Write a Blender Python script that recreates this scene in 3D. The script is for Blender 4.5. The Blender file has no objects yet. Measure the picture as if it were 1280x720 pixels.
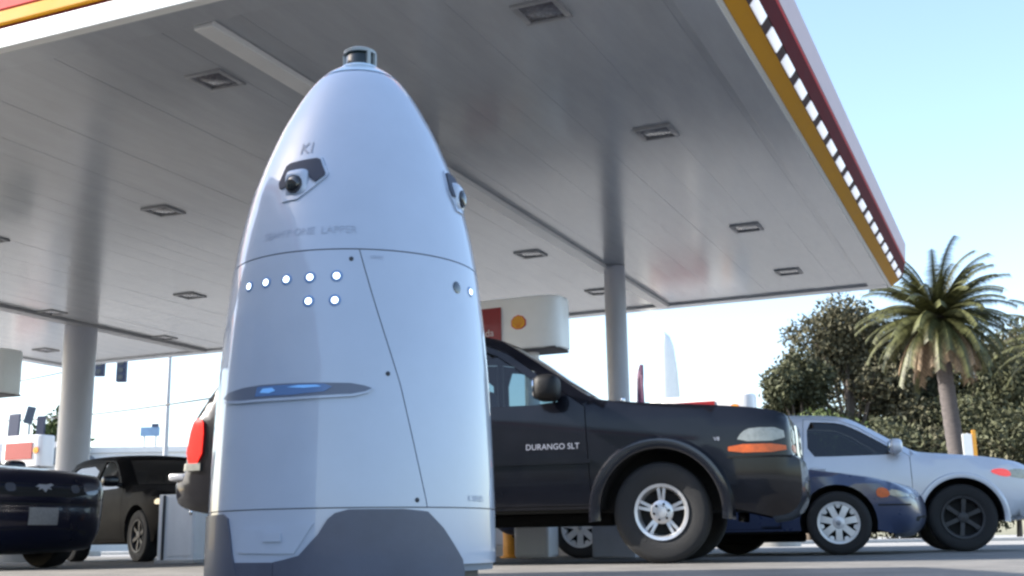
import bpy, bmesh, math, random
import numpy as np
from mathutils import Vector, Matrix
from mathutils.geometry import delaunay_2d_cdt
random.seed(7)
S = bpy.context.scene
COL = S.collection
PI = math.pi
rad = math.radians

# ------------------------------------------------------------------ camera, sky, sun, exposure
PITCH, ROLL, FPX, CH = .2162, -.016, 1450.0, .17
cam = bpy.data.cameras.new('camera')
camo = bpy.data.objects.new('camera', cam)
COL.objects.link(camo)
cam.sensor_width = 36.0
cam.lens = 36.0 * FPX / 1280
cam.clip_start = .05
cam.clip_end = 3000
_f = Vector((0, math.cos(PITCH), math.sin(PITCH)))
_u = Vector((0, -math.sin(PITCH), math.cos(PITCH)))
_r = Vector((1, 0, 0))
_rt = _r * math.cos(ROLL) + _u * math.sin(ROLL)
_up = _u * math.cos(ROLL) - _r * math.sin(ROLL)
M = Matrix((_rt, _up, -_f)).transposed().to_4x4()
M.translation = (0, 0, CH)
camo.matrix_world = M
S.camera = camo

SUN_AZ = Vector((-.998, .05, 0)).normalized()      # towards the sun, on the ground
SUN_EL = rad(32)
sd = Vector((SUN_AZ.x * math.cos(SUN_EL), SUN_AZ.y * math.cos(SUN_EL), math.sin(SUN_EL)))
sun = bpy.data.lights.new('sun', 'SUN')
sun.energy = 4.5
sun.angle = rad(.5)
sun.color = (1, .95, .87)
suno = bpy.data.objects.new('sun', sun)
COL.objects.link(suno)
suno.rotation_euler = sd.to_track_quat('Z', 'Y').to_euler()
suno.location = (-30, 5, 30)

W = bpy.data.worlds.new('World')
S.world = W
W.use_nodes = True
nt = W.node_tree
nt.nodes.clear()
sky = nt.nodes.new('ShaderNodeTexSky')
sky.sky_type = 'NISHITA'
sky.sun_disc = False
sky.sun_elevation = SUN_EL
sky.sun_rotation = math.atan2(sd.x, sd.y)
sky.air_density = 1.0
sky.dust_density = 1.6
sky.ozone_density = 1.2
bg = nt.nodes.new('ShaderNodeBackground')
bg.inputs[1].default_value = .15
wo = nt.nodes.new('ShaderNodeOutputWorld')
nt.links.new(sky.outputs[0], bg.inputs[0])
nt.links.new(bg.outputs[0], wo.inputs[0])

S.render.engine = 'CYCLES'
S.view_settings.view_transform = 'Standard'
S.view_settings.look = 'None'
S.view_settings.exposure = 1.55
S.view_settings.gamma = 1
S.view_settings.use_curve_mapping = False
S.cycles.filter_width = 2.6


# ------------------------------------------------------------------ materials
def pm(name, col, rough=.5, metal=0, coat=0, var=0, vs=4, bump=0, bs=60, em=None, es=0, stretch=None, crough=.04,
       island=0, spec=.5):
    m = bpy.data.materials.new(name)
    m.use_nodes = True
    t = m.node_tree
    b = t.nodes['Principled BSDF']
    b.inputs['Base Color'].default_value = (*col, 1)
    b.inputs['Roughness'].default_value = rough
    b.inputs['Metallic'].default_value = metal
    b.inputs['Coat Weight'].default_value = coat
    b.inputs['Coat Roughness'].default_value = crough
    b.inputs['Specular IOR Level'].default_value = spec
    if em:
        b.inputs['Emission Color'].default_value = (*em, 1)
        b.inputs['Emission Strength'].default_value = es
    if var or bump:
        tc = t.nodes.new('ShaderNodeTexCoord')
        mp = t.nodes.new('ShaderNodeMapping')
        t.links.new(tc.outputs['Object'], mp.inputs[0])
        if stretch:
            mp.inputs['Scale'].default_value = stretch
    if var:
        n = t.nodes.new('ShaderNodeTexNoise')
        n.inputs['Scale'].default_value = vs
        n.inputs['Detail'].default_value = 8
        n.inputs['Roughness'].default_value = .65
        t.links.new(mp.outputs[0], n.inputs['Vector'])
        r = t.nodes.new('ShaderNodeValToRGB')
        r.color_ramp.elements[0].position = .3
        r.color_ramp.elements[1].position = .72
        r.color_ramp.elements[0].color = (*[max(0, c * (1 - var)) for c in col], 1)
        r.color_ramp.elements[1].color = (*[min(1, c * (1 + var)) for c in col], 1)
        t.links.new(n.outputs['Fac'], r.inputs[0])
        t.links.new(r.outputs[0], b.inputs['Base Color'])
        mr = t.nodes.new('ShaderNodeMapRange')
        mr.inputs['To Min'].default_value = max(0, rough - .08)
        mr.inputs['To Max'].default_value = min(1, rough + .12)
        t.links.new(n.outputs['Fac'], mr.inputs[0])
        t.links.new(mr.outputs[0], b.inputs['Roughness'])
    if island:
        g = t.nodes.new('ShaderNodeNewGeometry')
        r = t.nodes.new('ShaderNodeValToRGB')
        r.color_ramp.elements[0].color = (*[c * (1 - island) for c in col], 1)
        r.color_ramp.elements[1].color = (*[min(1, c * (1 + island)) for c in col], 1)
        t.links.new(g.outputs['Random Per Island'], r.inputs[0])
        t.links.new(r.outputs[0], b.inputs['Base Color'])
    if bump:
        n2 = t.nodes.new('ShaderNodeTexNoise')
        n2.inputs['Scale'].default_value = bs
        n2.inputs['Detail'].default_value = 5
        t.links.new(mp.outputs[0], n2.inputs['Vector'])
        bp = t.nodes.new('ShaderNodeBump')
        bp.inputs['Strength'].default_value = bump
        bp.inputs['Distance'].default_value = .02
        t.links.new(n2.outputs['Fac'], bp.inputs['Height'])
        t.links.new(bp.outputs[0], b.inputs['Normal'])
    return m


def glass(name, tint, refl=.12):
    m = bpy.data.materials.new(name)
    m.use_nodes = True
    t = m.node_tree
    t.nodes.clear()
    o = t.nodes.new('ShaderNodeOutputMaterial')
    tr = t.nodes.new('ShaderNodeBsdfTransparent')
    tr.inputs[0].default_value = (*tint, 1)
    gl = t.nodes.new('ShaderNodeBsdfGlossy')
    gl.inputs['Roughness'].default_value = .03
    fr = t.nodes.new('ShaderNodeFresnel')
    fr.inputs[0].default_value = 1.5
    mx = t.nodes.new('ShaderNodeMixShader')
    ma = t.nodes.new('ShaderNodeMath')
    ma.operation = 'ADD'
    ma.use_clamp = True
    ma.inputs[1].default_value = refl
    t.links.new(fr.outputs[0], ma.inputs[0])
    t.links.new(ma.outputs[0], mx.inputs[0])
    t.links.new(tr.outputs[0], mx.inputs[1])
    t.links.new(gl.outputs[0], mx.inputs[2])
    t.links.new(mx.outputs[0], o.inputs[0])
    return m


MT = dict(
    robot_white=pm('robot_white', (.45, .50, .60), .30, coat=1, crough=.035, var=.04, vs=5),
    robot_grey=pm('robot_grey', (.088, .095, .132), .42, coat=.15, var=.12, vs=9, bump=.05, bs=300),
    robot_visor=pm('robot_visor', (.05, .055, .078), .5, spec=.25, var=.1, vs=20),
    robot_dark=pm('robot_dark', (.03, .032, .04), .4),
    robot_seam=pm('robot_seam', (.22, .235, .27), .6),
    robot_slit=pm('robot_slit', (.14, .16, .215), .35),
    lens=pm('lens', (.004, .004, .006), .08, coat=1),
    led=pm('led', (.9, .95, 1), .3, em=(.75, .9, 1), es=2.0),
    led_halo_ring=pm('led_halo_ring', (.17, .28, .50), .3),  # bezel colour lightened to blue, painting the halo round each LED
    led_blue=pm('led_blue', (.10, .17, .33), .25, em=(.06, .16, .42), es=.04),
    led_glow=pm('led_glow', (.2, .42, .75), .3, em=(.12, .36, .85), es=.13),
    cap_blue=pm('cap_blue', (.48, .62, .74), .25, coat=.6),
    lidar=pm('lidar', (.008, .014, .010), .2, coat=.4),
    lidar_frame=pm('lidar_frame', (.32, .34, .33), .4, metal=.2),
    faint=pm('faint', (.40, .445, .54), .4),
    emblem=pm('emblem', (.35, .36, .42), .3),
    deck=pm('deck', (.40, .418, .447), .17, var=.10, vs=2.2, stretch=(1.4, .25, 1), bump=.03, bs=4, spec=.7),
    deck_gap=pm('deck_gap', (.20, .20, .20), .7),
    beam=pm('beam', (.66, .66, .65), .3, var=.05, vs=2),
    trim=pm('trim', (.62, .62, .61), .35, var=.06, vs=3),
    fixture=pm('fixture', (.27, .275, .29), .4, var=.1, vs=8),
    fixture_lens=pm('fixture_lens', (.32, .32, .32), .2, coat=.5, var=.1, vs=12),
    fixture_dark=pm('fixture_dark', (.13, .13, .15), .25, coat=.5, var=.1, vs=12),
    f_white=pm('f_white', (.78, .78, .74), .35, var=.04, vs=3),
    f_yellow=pm('f_yellow', (.50, .235, .012), .6, spec=.15, var=.06, vs=3),
    f_red=pm('f_red', (.45, .03, .028), .6, spec=.1, var=.08, vs=3),
    f_maroon=pm('f_maroon', (.085, .007, .009), .7, spec=.05, var=.1, vs=5),
    f_gap=pm('f_gap', (.035, .012, .016), .6, spec=.15),
    f_pink=pm('f_pink', (.58, .47, .48), .6, spec=.2, var=.05, vs=2),
    f_dash=pm('f_dash', (.8, .8, .85), .3, em=(.9, .92, 1), es=.16),
    column=pm('column', (.38, .395, .45), .38, var=.07, vs=3, stretch=(1, 1, .4)),
    concrete=pm('concrete', (.128, .120, .110), .75, var=.42, vs=2.3, bump=.25, bs=45),
    concrete_b=pm('concrete_b', (.150, .142, .131), .72, var=.38, vs=1.7, bump=.25, bs=40),
    joint=pm('joint', (.05, .045, .04), .9),
    asphalt=pm('asphalt', (.27, .265, .255), .85, var=.25, vs=.6, bump=.3, bs=30),
    kerb=pm('kerb', (.42, .41, .39), .75, var=.15, vs=4, bump=.2, bs=40),
    black_paint=pm('black_paint', (.004, .0045, .008), .3, coat=.5, crough=.05, var=.15, vs=6, spec=.15),
    black_trim=pm('black_trim', (.006, .006, .007), .55, bump=.1, bs=400, spec=.3),
    flare=pm('flare', (.006, .0065, .010), .25, coat=1, crough=.08, spec=.3),
    hatch_paint=pm('hatch_paint', (.004, .004, .005), .55, var=.15, vs=6, spec=.05),
    navy=pm('navy', (.003, .004, .014), .28, coat=.5, crough=.05, var=.1, vs=5, spec=.2),
    blue_paint=pm('blue_paint', (.028, .040, .088), .28, coat=.9, crough=.05, var=.05, vs=5),
    silver=pm('silver', (.54, .565, .62), .32, metal=.15, coat=.8, crough=.06, var=.03, vs=5),
    rubber=pm('rubber', (.012, .012, .013), .75, var=.25, vs=14, bump=.3, bs=120),
    alloy=pm('alloy', (.62, .62, .63), .32, metal=.75, var=.08, vs=20),
    alloy_dark=pm('alloy_dark', (.03, .03, .033), .5, metal=.2),
    hubcap=pm('hubcap', (.66, .66, .66), .35, metal=.35, var=.06, vs=20),
    chrome=pm('chrome', (.75, .76, .78), .12, metal=1),
    rear_pad=pm('rear_pad', (.5, .5, .52), .35, metal=.4, var=.08, vs=9),
    under=pm('under', (.008, .008, .008), .9),
    seat=pm('seat', (.035, .035, .04), .8, var=.15, vs=8),
    lamp_clear=pm('lamp_clear', (.30, .30, .27), .2, metal=.3, coat=.5, var=.3, vs=14),
    lamp_smoke=pm('lamp_smoke', (.05, .055, .07), .15, coat=1),
    lamp_amber=pm('lamp_amber', (.60, .10, .008), .35, coat=.3, var=.25, vs=18),
    lamp_red=pm('lamp_red', (.65, .02, .015), .2, coat=1, em=(.8, .02, .01), es=.25),
    plate=pm('plate', (.2, .2, .2), .4, var=.2, vs=60),
    letter=pm('letter', (.42, .42, .47), .35, metal=.3),
    box_white=pm('box_white', (.8, .8, .8), .35, coat=.2, var=.04, vs=3),
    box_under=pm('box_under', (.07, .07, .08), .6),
    sign_red=pm('sign_red', (.24, .008, .013), .35, coat=.3, var=.05, vs=5),
    sign_text=pm('sign_text', (.75, .70, .68), .5),
    shell_yellow=pm('shell_yellow', (.78, .42, .02), .4),
    shell_red=pm('shell_red', (.6, .05, .03), .4),
    orange=pm('orange', (.72, .32, .03), .45, var=.15, vs=12),
    pump_grey=pm('pump_grey', (.45, .46, .50), .4, var=.08, vs=7),
    pump_dark=pm('pump_dark', (.03, .033, .04), .3, coat=.4),
    screen=pm('screen', (.16, .2, .24), .15, coat=1),
    hose=pm('hose', (.012, .012, .014), .5),
    cabinet=pm('cabinet', (.8, .8, .8), .4, var=.08, vs=6, stretch=(1, 1, .3)),
    wall_white=pm('wall_white', (.74, .72, .69), .8, var=.06, vs=.8, bump=.1, bs=20),
    wall_tan=pm('wall_tan', (.5, .45, .38), .8, var=.08, vs=.8),
    roof_grey=pm('roof_grey', (.16, .17, .19), .75, var=.15, vs=2),
    window=pm('window', (.05, .07, .10), .1, coat=1),
    sign_blue=pm('sign_blue', (.14, .24, .38), .45, var=.2, vs=2),
    slate=pm('slate', (.07, .09, .12), .6, var=.2, vs=6),
    galv=pm('galv', (.36, .37, .39), .45, metal=.4, var=.1, vs=6),
    signal=pm('signal', (.02, .03, .07), .5),
    wire=pm('wire', (.02, .02, .02), .6),
    bark=pm('bark', (.14, .115, .095), .9, var=.3, vs=5, stretch=(1, 1, .3), bump=.5, bs=18),
    palm_bark=pm('palm_bark', (.07, .06, .058), .9, var=.3, vs=4, stretch=(1, 1, 4), bump=.6, bs=10),
    leaf=pm('leaf', (.062, .066, .036), .65, island=.35, spec=.2),
    leaf_b=pm('leaf_b', (.080, .076, .046), .65, island=.35, spec=.2),
    leaf_c=pm('leaf_c', (.062, .085, .028), .65, island=.4, spec=.2),
    frond=pm('frond', (.065, .068, .026), .5, island=.5, spec=.3),
    frond_dry=pm('frond_dry', (.20, .14, .085), .7, island=.4),
    banner=pm('banner', (.10, .03, .07), .6, var=.1, vs=3),
    glass_dark=glass('glass_dark', (.16, .20, .22), .02),
    glass_light=glass('glass_light', (.42, .52, .55), .02),
    glass_tint=glass('glass_tint', (.04, .045, .05), .02),
)


# ------------------------------------------------------------------ mesh helpers
def link(o, parent=None):
    COL.objects.link(o)
    if parent:
        o.parent = parent
    return o


def tag(o, label=None, cat=None, group=None, kind=None):
    if label: o['label'] = label
    if cat: o['category'] = cat
    if group: o['group'] = group
    if kind: o['kind'] = kind
    return o


def empty(name, loc, rz=0, label=None, cat=None, group=None):
    o = bpy.data.objects.new(name, None)
    o.location = loc
    o.rotation_euler = (0, 0, rz)
    o.empty_display_size = .2
    link(o)
    return tag(o, label, cat, group)


def mesh(name, V, F, mat, parent=None, smooth=40):
    me = bpy.data.meshes.new(name)
    me.from_pydata([tuple(map(float, v)) for v in V], [], [tuple(f) for f in F])
    me.validate()
    return fin(me, name, mat, parent, smooth)


def fin(me, name, mat, parent, smooth=40):
    if smooth:
        for p in me.polygons: p.use_smooth = True
        me.set_sharp_from_angle(angle=rad(smooth))
    me.materials.append(MT[mat] if isinstance(mat, str) else mat)
    return link(bpy.data.objects.new(name, me), parent)


def bm_out(bm, name, mat, parent=None, smooth=40, weld=0):
    if weld: bmesh.ops.remove_doubles(bm, verts=bm.verts, dist=weld)
    bmesh.ops.recalc_face_normals(bm, faces=bm.faces)
    me = bpy.data.meshes.new(name)
    bm.to_mesh(me)
    bm.free()
    return fin(me, name, mat, parent, smooth)


def bbox(bm, c, s, bev=0, rot=None, seg=2):
    r = bmesh.ops.create_cube(bm, size=1)
    vs = r['verts']
    for v in vs:
        v.co = Vector((v.co.x * s[0], v.co.y * s[1], v.co.z * s[2]))
    if bev:
        es = list({e for v in vs for e in v.link_edges})
        rr = bmesh.ops.bevel(bm, geom=es, offset=bev, segments=seg, affect='EDGES', profile=.5)
        vs = list({v for f in rr['faces'] for v in f.verts} | {v for v in vs if v.is_valid})
    for v in vs:
        if rot: v.co = rot @ v.co
        v.co += Vector(c)


def box(name, c, s, mat, parent=None, bev=.01, rot=None):
    bm = bmesh.new()
    bbox(bm, c, s, bev, rot)
    return bm_out(bm, name, mat, parent, 22)


def lathe(name, prof, mat, parent=None, n=32, loc=(0, 0, 0), axis='Z', caps=True, smooth=40):
    V, F = [], []
    for (r, z) in prof:
        for k in range(n):
            a = 2 * PI * k / n
            p = (r * math.cos(a), r * math.sin(a), z)
            if axis == 'Y': p = (p[0], p[2], p[1])
            if axis == 'X': p = (p[2], p[0], p[1])
            V.append((p[0] + loc[0], p[1] + loc[1], p[2] + loc[2]))
    for i in range(len(prof) - 1):
        for k in range(n):
            F.append((i * n + k, i * n + (k + 1) % n, (i + 1) * n + (k + 1) % n, (i + 1) * n + k))
    if caps:
        F.append(tuple(range(n))[::-1])
        F.append(tuple((len(prof) - 1) * n + k for k in range(n)))
    o = mesh(name, V, F, mat, parent, smooth)
    bm = bmesh.new(); bm.from_mesh(o.data)
    bmesh.ops.recalc_face_normals(bm, faces=bm.faces)
    bm.to_mesh(o.data); bm.free()
    return o


def tube_geo(pts, radii, n=8):
    V, F = [], []
    pts = [Vector(p) for p in pts]
    for i, p in enumerate(pts):
        d = (pts[min(i + 1, len(pts) - 1)] - pts[max(i - 1, 0)]).normalized()
        a = d.orthogonal().normalized() if i == 0 else (a - d * a.dot(d)).normalized()
        b = d.cross(a)
        r = radii[i] if hasattr(radii, '__len__') else radii
        for k in range(n):
            t = 2 * PI * k / n
            V.append(p + (a * math.cos(t) + b * math.sin(t)) * r)
    for i in range(len(pts) - 1):
        for k in range(n):
            F.append((i * n + k, i * n + (k + 1) % n, (i + 1) * n + (k + 1) % n, (i + 1) * n + k))
    F.append(tuple(range(n))[::-1])
    F.append(tuple((len(pts) - 1) * n + k for k in range(n)))
    return V, F


def tube(name, pts, radii, mat, parent=None, n=8):
    V, F = tube_geo(pts, radii, n)
    return mesh(name, V, F, mat, parent, 60)


def superell(name, c, rr, mat, parent=None, e=.5, nu=20, nv=12, rot=None):
    V, F = [], []
    sp = lambda x, p: math.copysign(abs(x) ** p, x)
    for j in range(nv + 1):
        ph = -PI / 2 + PI * j / nv
        for i in range(nu):
            th = 2 * PI * i / nu
            p = Vector((rr[0] * sp(math.cos(ph), e) * sp(math.cos(th), e),
                        rr[1] * sp(math.cos(ph), e) * sp(math.sin(th), e), rr[2] * sp(math.sin(ph), e)))
            if rot: p = rot @ p
            V.append(p + Vector(c))
    for j in range(nv):
        for i in range(nu):
            F.append((j * nu + i, j * nu + (i + 1) % nu, (j + 1) * nu + (i + 1) % nu, (j + 1) * nu + i))
    me = mesh(name, V, F, mat, parent, 50)
    bm = bmesh.new(); bm.from_mesh(me.data)
    bmesh.ops.remove_doubles(bm, verts=bm.verts, dist=1e-5)
    bm.to_mesh(me.data); bm.free()
    return me


def text_geo(s, size, extrude=0.0, align='CENTER'):
    c = bpy.data.curves.new('t', 'FONT')
    c.body = s
    c.size = size
    c.extrude = extrude
    c.align_x = align
    c.align_y = 'CENTER'
    c.resolution_u = 3
    o = bpy.data.objects.new('t', c)
    COL.objects.link(o)
    dg = bpy.context.evaluated_depsgraph_get()
    me = bpy.data.meshes.new_from_object(o.evaluated_get(dg))
    V = [tuple(v.co) for v in me.vertices]
    F = [tuple(p.vertices) for p in me.polygons]
    bpy.data.objects.remove(o)
    bpy.data.meshes.remove(me)
    return V, F


def inpoly(P, poly):
    P = np.asarray(P, float)
    poly = np.asarray(poly, float)
    x, y = P[:, 0], P[:, 1]
    ins = np.zeros(len(P), bool)
    j = len(poly) - 1
    for i in range(len(poly)):
        xi, yi = poly[i]; xj, yj = poly[j]
        c = ((yi > y) != (yj > y))
        with np.errstate(divide='ignore', invalid='ignore'):
            c &= x < (xj - xi) * (y - yi) / (yj - yi + 1e-30) + xi
        ins ^= c
        j = i
    return ins


def resample(poly, step, closed=True):
    out = []
    n = len(poly)
    for i in range(n if closed else n - 1):
        a, b = np.array(poly[i], float), np.array(poly[(i + 1) % n], float)
        k = max(1, int(math.ceil(np.linalg.norm(b - a) / step)))
        for t in range(k): out.append(tuple(a + (b - a) * t / k))
    if not closed: out.append(tuple(poly[-1]))
    return out


def chaikin(P, it=2, closed=False):
    P = [np.array(p, float) for p in P]
    for _ in range(it):
        Q = []
        if not closed: Q.append(P[0])
        n = len(P)
        for i in range(n if closed else n - 1):
            a, b = P[i], P[(i + 1) % n]
            Q += [a * .75 + b * .25, a * .25 + b * .75]
        if not closed: Q.append(P[-1])
        P = Q
    return [tuple(p) for p in P]


def dist_poly(P, path):
    P = np.asarray(P, float)
    d = np.full(len(P), 1e9)
    for a, b in zip(path[:-1], path[1:]):
        a, b = np.array(a), np.array(b)
        ab = b - a
        t = np.clip(((P - a) @ ab) / max(ab @ ab, 1e-12), 0, 1)
        d = np.minimum(d, np.linalg.norm(P - (a + t[:, None] * ab), axis=1))
    return d


def cdt(outer, holes, grid):
    loops = [resample(outer, grid)] + [resample(h, grid) for h in holes]
    pts, edges = [], []
    for L in loops:
        s = len(pts)
        pts += L
        edges += [(s + i, s + (i + 1) % len(L)) for i in range(len(L))]
    o = np.array(loops[0])
    mn, mx = o.min(0), o.max(0)
    gx, gy = np.meshgrid(np.arange(mn[0] + grid * .5, mx[0], grid), np.arange(mn[1] + grid * .5, mx[1], grid))
    G = np.stack([gx.ravel(), gy.ravel()], 1)
    if len(G):
        ok = inpoly(G, loops[0])
        for h in loops[1:]: ok &= ~inpoly(G, h)
        for L in loops: ok &= dist_poly(G, L + [L[0]]) > grid * .45
        pts += [tuple(g) for g in G[ok]]
    v, e, f, *_ = delaunay_2d_cdt([Vector(p) for p in pts], edges, [], 0, 1e-6)
    V = np.array([tuple(q) for q in v])
    Fc = np.array([V[list(t)].mean(0) for t in f])
    ok = inpoly(Fc, loops[0])
    for h in loops[1:]: ok &= ~inpoly(Fc, h)
    return V, [tuple(t) for t, k in zip(f, ok) if k], loops


# ------------------------------------------------------------------ frames of the place
YAW = .4138
AX = Vector((-math.cos(YAW), math.sin(YAW), 0))     # along the pump islands, to the left
BX = Vector((math.sin(YAW), math.cos(YAW), 0))      # across the canopy, away from the viewer
C0 = Vector((.998, 7.153, 0))                       # canopy's nearest corner on the ground
HC = 4.5
LA, LB = 19.2, 14.06


def ab(a, b, z=0):
    return C0 + AX * a + BX * b + Vector((0, 0, z))


# ------------------------------------------------------------------ ground
g = mesh('ground', [(-700, -300, -.03), (700, -300, -.03), (700, 1500, -.03), (-700, 1500, -.03)], [(0, 1, 2, 3)], 'asphalt')
tag(g, kind='structure')
fc = empty('forecourt', (C0.x, C0.y, 0), PI - YAW)  # local x = along A, local y = -B
tag(fc, kind='structure')
mesh('joint_bed', [(-14, 12, -.014), (26, 12, -.014), (26, -18, -.014), (-14, -18, -.014)], [(0, 1, 2, 3)], 'joint', fc)
st = 4.0
bm = bmesh.new()
bbox(bm, (0, 0, -.006), (st - .03, st - .03, .012), .004)
sl = bm_out(bm, 'slab', 'concrete', fc, 0)
slb = sl.data.copy()
slb.materials[0] = MT['concrete_b']
first = True
for i in range(10):
    for j in range(7):
        o = sl if first else link(sl.copy(), fc)
        first = False
        o.parent = fc
        if (i * 7 + j * 3) % 5 < 2: o.data = slb
        o.location = (-12 + i * st, 10 - j * st, random.uniform(-.0015, .0015))
        o.rotation_euler = (0, 0, random.choice((0, PI / 2, PI, -PI / 2)))
rd = mesh('road', [(-300, 30, -.026), (300, 30, -.026), (300, 41, -.026), (-300, 41, -.026)], [(0, 1, 2, 3)], 'asphalt')
tag(rd, kind='structure')
bm = bmesh.new()
bbox(bm, (0, 43, .03), (600, 4, .12), .02)
tag(bm_out(bm, 'pavement', 'kerb'), kind='structure')

# ------------------------------------------------------------------ canopy
cp = empty('petrol_canopy', (C0.x, C0.y, 0), PI - YAW, 'wide flat canopy with red, yellow and white fascia over the pumps', 'canopy')
# local frame: x along A, y = -B
PW = .4
npan = int(LA / PW)
pw = LA / npan
bm = bmesh.new()
bbox(bm, (0, 0, .02), (pw - .0006, LB - .56, .04), .001, seg=1)
pan = bm_out(bm, 'deck_panel', 'deck', cp, 0)
for i in range(npan):
    o = pan if i == 0 else link(pan.copy(), cp)
    o.location = (pw * (i + .5), -LB / 2, HC + random.uniform(0, .002))
    o.rotation_euler = (random.uniform(-.0003, .0003), random.uniform(-.0012, .0012), 0)
box('roof_slab', (LA / 2, -LB / 2, HC + .5), (LA - .1, LB - .1, .86), 'deck_gap', cp, 0)
for y0, tm in ((.14, 'deck'), (LB - .14, 'deck')):
    box('border_trim', (LA / 2, -y0, HC - .012), (LA - .02, .28, .05), tm, cp, .006)
for x0 in (.16, LA - .16):
    box('border_trim', (x0, -LB / 2, HC - .010), (.32, LB - .58, .05), 'deck', cp, .006)
box('ceiling_beam', (4.02, -LB / 2, HC - .035), (.2, LB - .6, .066), 'beam', cp, .012)
box('ceiling_beam', (14.75, -LB / 2, HC - .03), (.26, LB - .6, .056), 'fixture', cp, .012)


def fascia(name, x0, x1, y0, y1, nx, ny, bands):
    """stacked bands, each a long bevelled bar standing proud of the roof edge"""
    z = HC - .04
    L = math.hypot(x1 - x0, y1 - y0)
    ang = math.atan2(y1 - y0, x1 - x0)
    for (h, m, proud) in bands:
        c = ((x0 + x1) / 2 + nx * proud / 2, (y0 + y1) / 2 + ny * proud / 2, z + h / 2)
        box(name, c, (L + 2 * proud, proud + .02, h - .003), m, cp, min(.012, h * .2), Matrix.Rotation(ang, 3, 'Z'))
        z += h


# flared edge: each band is a bar with its own slope (out from the roof edge, up from the ceiling)
RB = [('f_white', (0, -.03), (.045, -.02)), ('f_yellow', (.05, -.015), (.185, .07)), ('f_gap', (.187, .07), (.25, .155)),
      ('f_maroon', (.255, .16), (.305, .36)), ('f_red', (.307, .362), (.312, .40)), ('f_pink', (.318, .405), (.345, .72))]


def flared(p0, p1, nx, ny):
    for (m, (o1, h1), (o2, h2)) in RB:
        V = []
        dx, dy = o2 - o1, h2 - h1
        L = math.hypot(dx, dy)
        qx, qy = -dy / L * .035, dx / L * .035          # inward thickness
        for p in (p0, p1):
            for (o, hh) in ((o1, h1), (o2, h2), (o2 + qx, h2 + qy), (o1 + qx, h1 + qy)):
                V.append((p[0] + nx * o, p[1] + ny * o, HC + hh))
        mesh('fascia_band', V, [(0, 1, 5, 4), (1, 2, 6, 5), (2, 3, 7, 6), (3, 0, 4, 7), (3, 2, 1, 0), (4, 5, 6, 7)], m, cp, 0)


flared((0, -.1), (0, -LB), -1, 0)
flared((LA, -.1), (LA, -LB), 1, 0)
flared((.0, -LB), (LA, -LB), 0, -1)
NB = [(.19, 'f_white', .085), (.06, 'f_maroon', .03), (.13, 'f_yellow', .06), (.34, 'f_red', .065), (.30, 'f_white', .075)]
fascia('fascia_band', 0, LA, 0, 0, 0, 1, NB)
bm = bmesh.new()
bbox(bm, (0, 0, 0), (.024, .42, .095), .008, Matrix.Rotation(-.64, 3, 'Y'))
dash = bm_out(bm, 'fascia_light', 'f_dash', cp)
k = 0
y = .40
while y < LB - .3:
    o = dash if k == 0 else link(dash.copy(), cp)
    o.location = (-.222, -y, HC + .108)
    y += .66
    k += 1
# recessed lights
bm = bmesh.new()
for sx, sy, w, d in ((0, .18, .41, .05), (0, -.18, .41, .05), (.18, 0, .05, .31), (-.18, 0, .05, .31)):
    bbox(bm, (sx, sy, -.008), (w, d, .024), .006)
fx = bm_out(bm, 'light_fixture', 'fixture', cp)
bm = bmesh.new()
bbox(bm, (0, 0, .000), (.33, .32, .010), .003)
fl = bm_out(bm, 'lens', 'fixture_lens', fx)
fld = fl.data.copy()
fld.materials[0] = MT['fixture_dark']
k = 0
for a in (1.38, 4.72, 8.1, 11.22, 14.42, 17.7):
    for b in (1.36, 4.62, 9.0, 12.1):
        o = fx if k == 0 else link(fx.copy(), cp)
        o.location = (a, -b, HC - .002)
        c = fl if k == 0 else link(fl.copy(), o)
        if (a, b) in ((1.38, 1.36), (1.38, 4.62), (4.72, 1.36)): c.data = fld
        k += 1
# columns
for (a, b, r) in ((3.85, 10.4, .17), (14.95, 10.3, .31), (3.85, 3.9, .17), (14.95, 3.9, .31)):
    cl = lathe('column', [(r, 0.0), (r, HC - .01)], 'column', cp, 40, (a, -b, 0))
    lathe('base_collar', [(r + .05, 0), (r + .05, .1), (r + .02, .14), (r + .001, .15)], 'fixture', cl, 32, (a, -b, 0), caps=False)

# ------------------------------------------------------------------ security robot
RX, RY = -.460, 3.36
rob = empty('security_robot', (RX, RY, 0), 0, 'tall white cone-shaped security robot with camera eyes and white LED dots', 'robot')
RZ = [0, .07, .138, .267, .371, .506, .641, .778, .921, .99, 1.063, 1.168, 1.271, 1.378, 1.487, 1.563, 1.594, 1.606]
RR = [.400, .4015, .403, .402, .399, .394, .387, .376, .361, .3505, .337, .312, .277, .233, .1755, .122, .082, .052]


def rr_(z):
    # smooth radius (Catmull-Rom style blend through numpy interp of smoothed table)
    return float(np.interp(z, _zs, _rs))


_zs = np.linspace(0, 1.606, 400)
_rs = np.interp(_zs, RZ, RR)
for _ in range(60):
    q = _rs.copy()
    q[1:-1] = (_rs[:-2] + 2 * _rs[1:-1] + _rs[2:]) / 4
    _rs = q
PHI = -21.5    # where its front faces, degrees from the viewer's side


def rp(th, z, off=0.0):
    """point of the shell; th in degrees, 0 = towards the viewer, positive = to the right"""
    r = rr_(z) + off
    t = rad(th)
    return Vector((r * math.sin(t), -r * math.cos(t), z))


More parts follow.
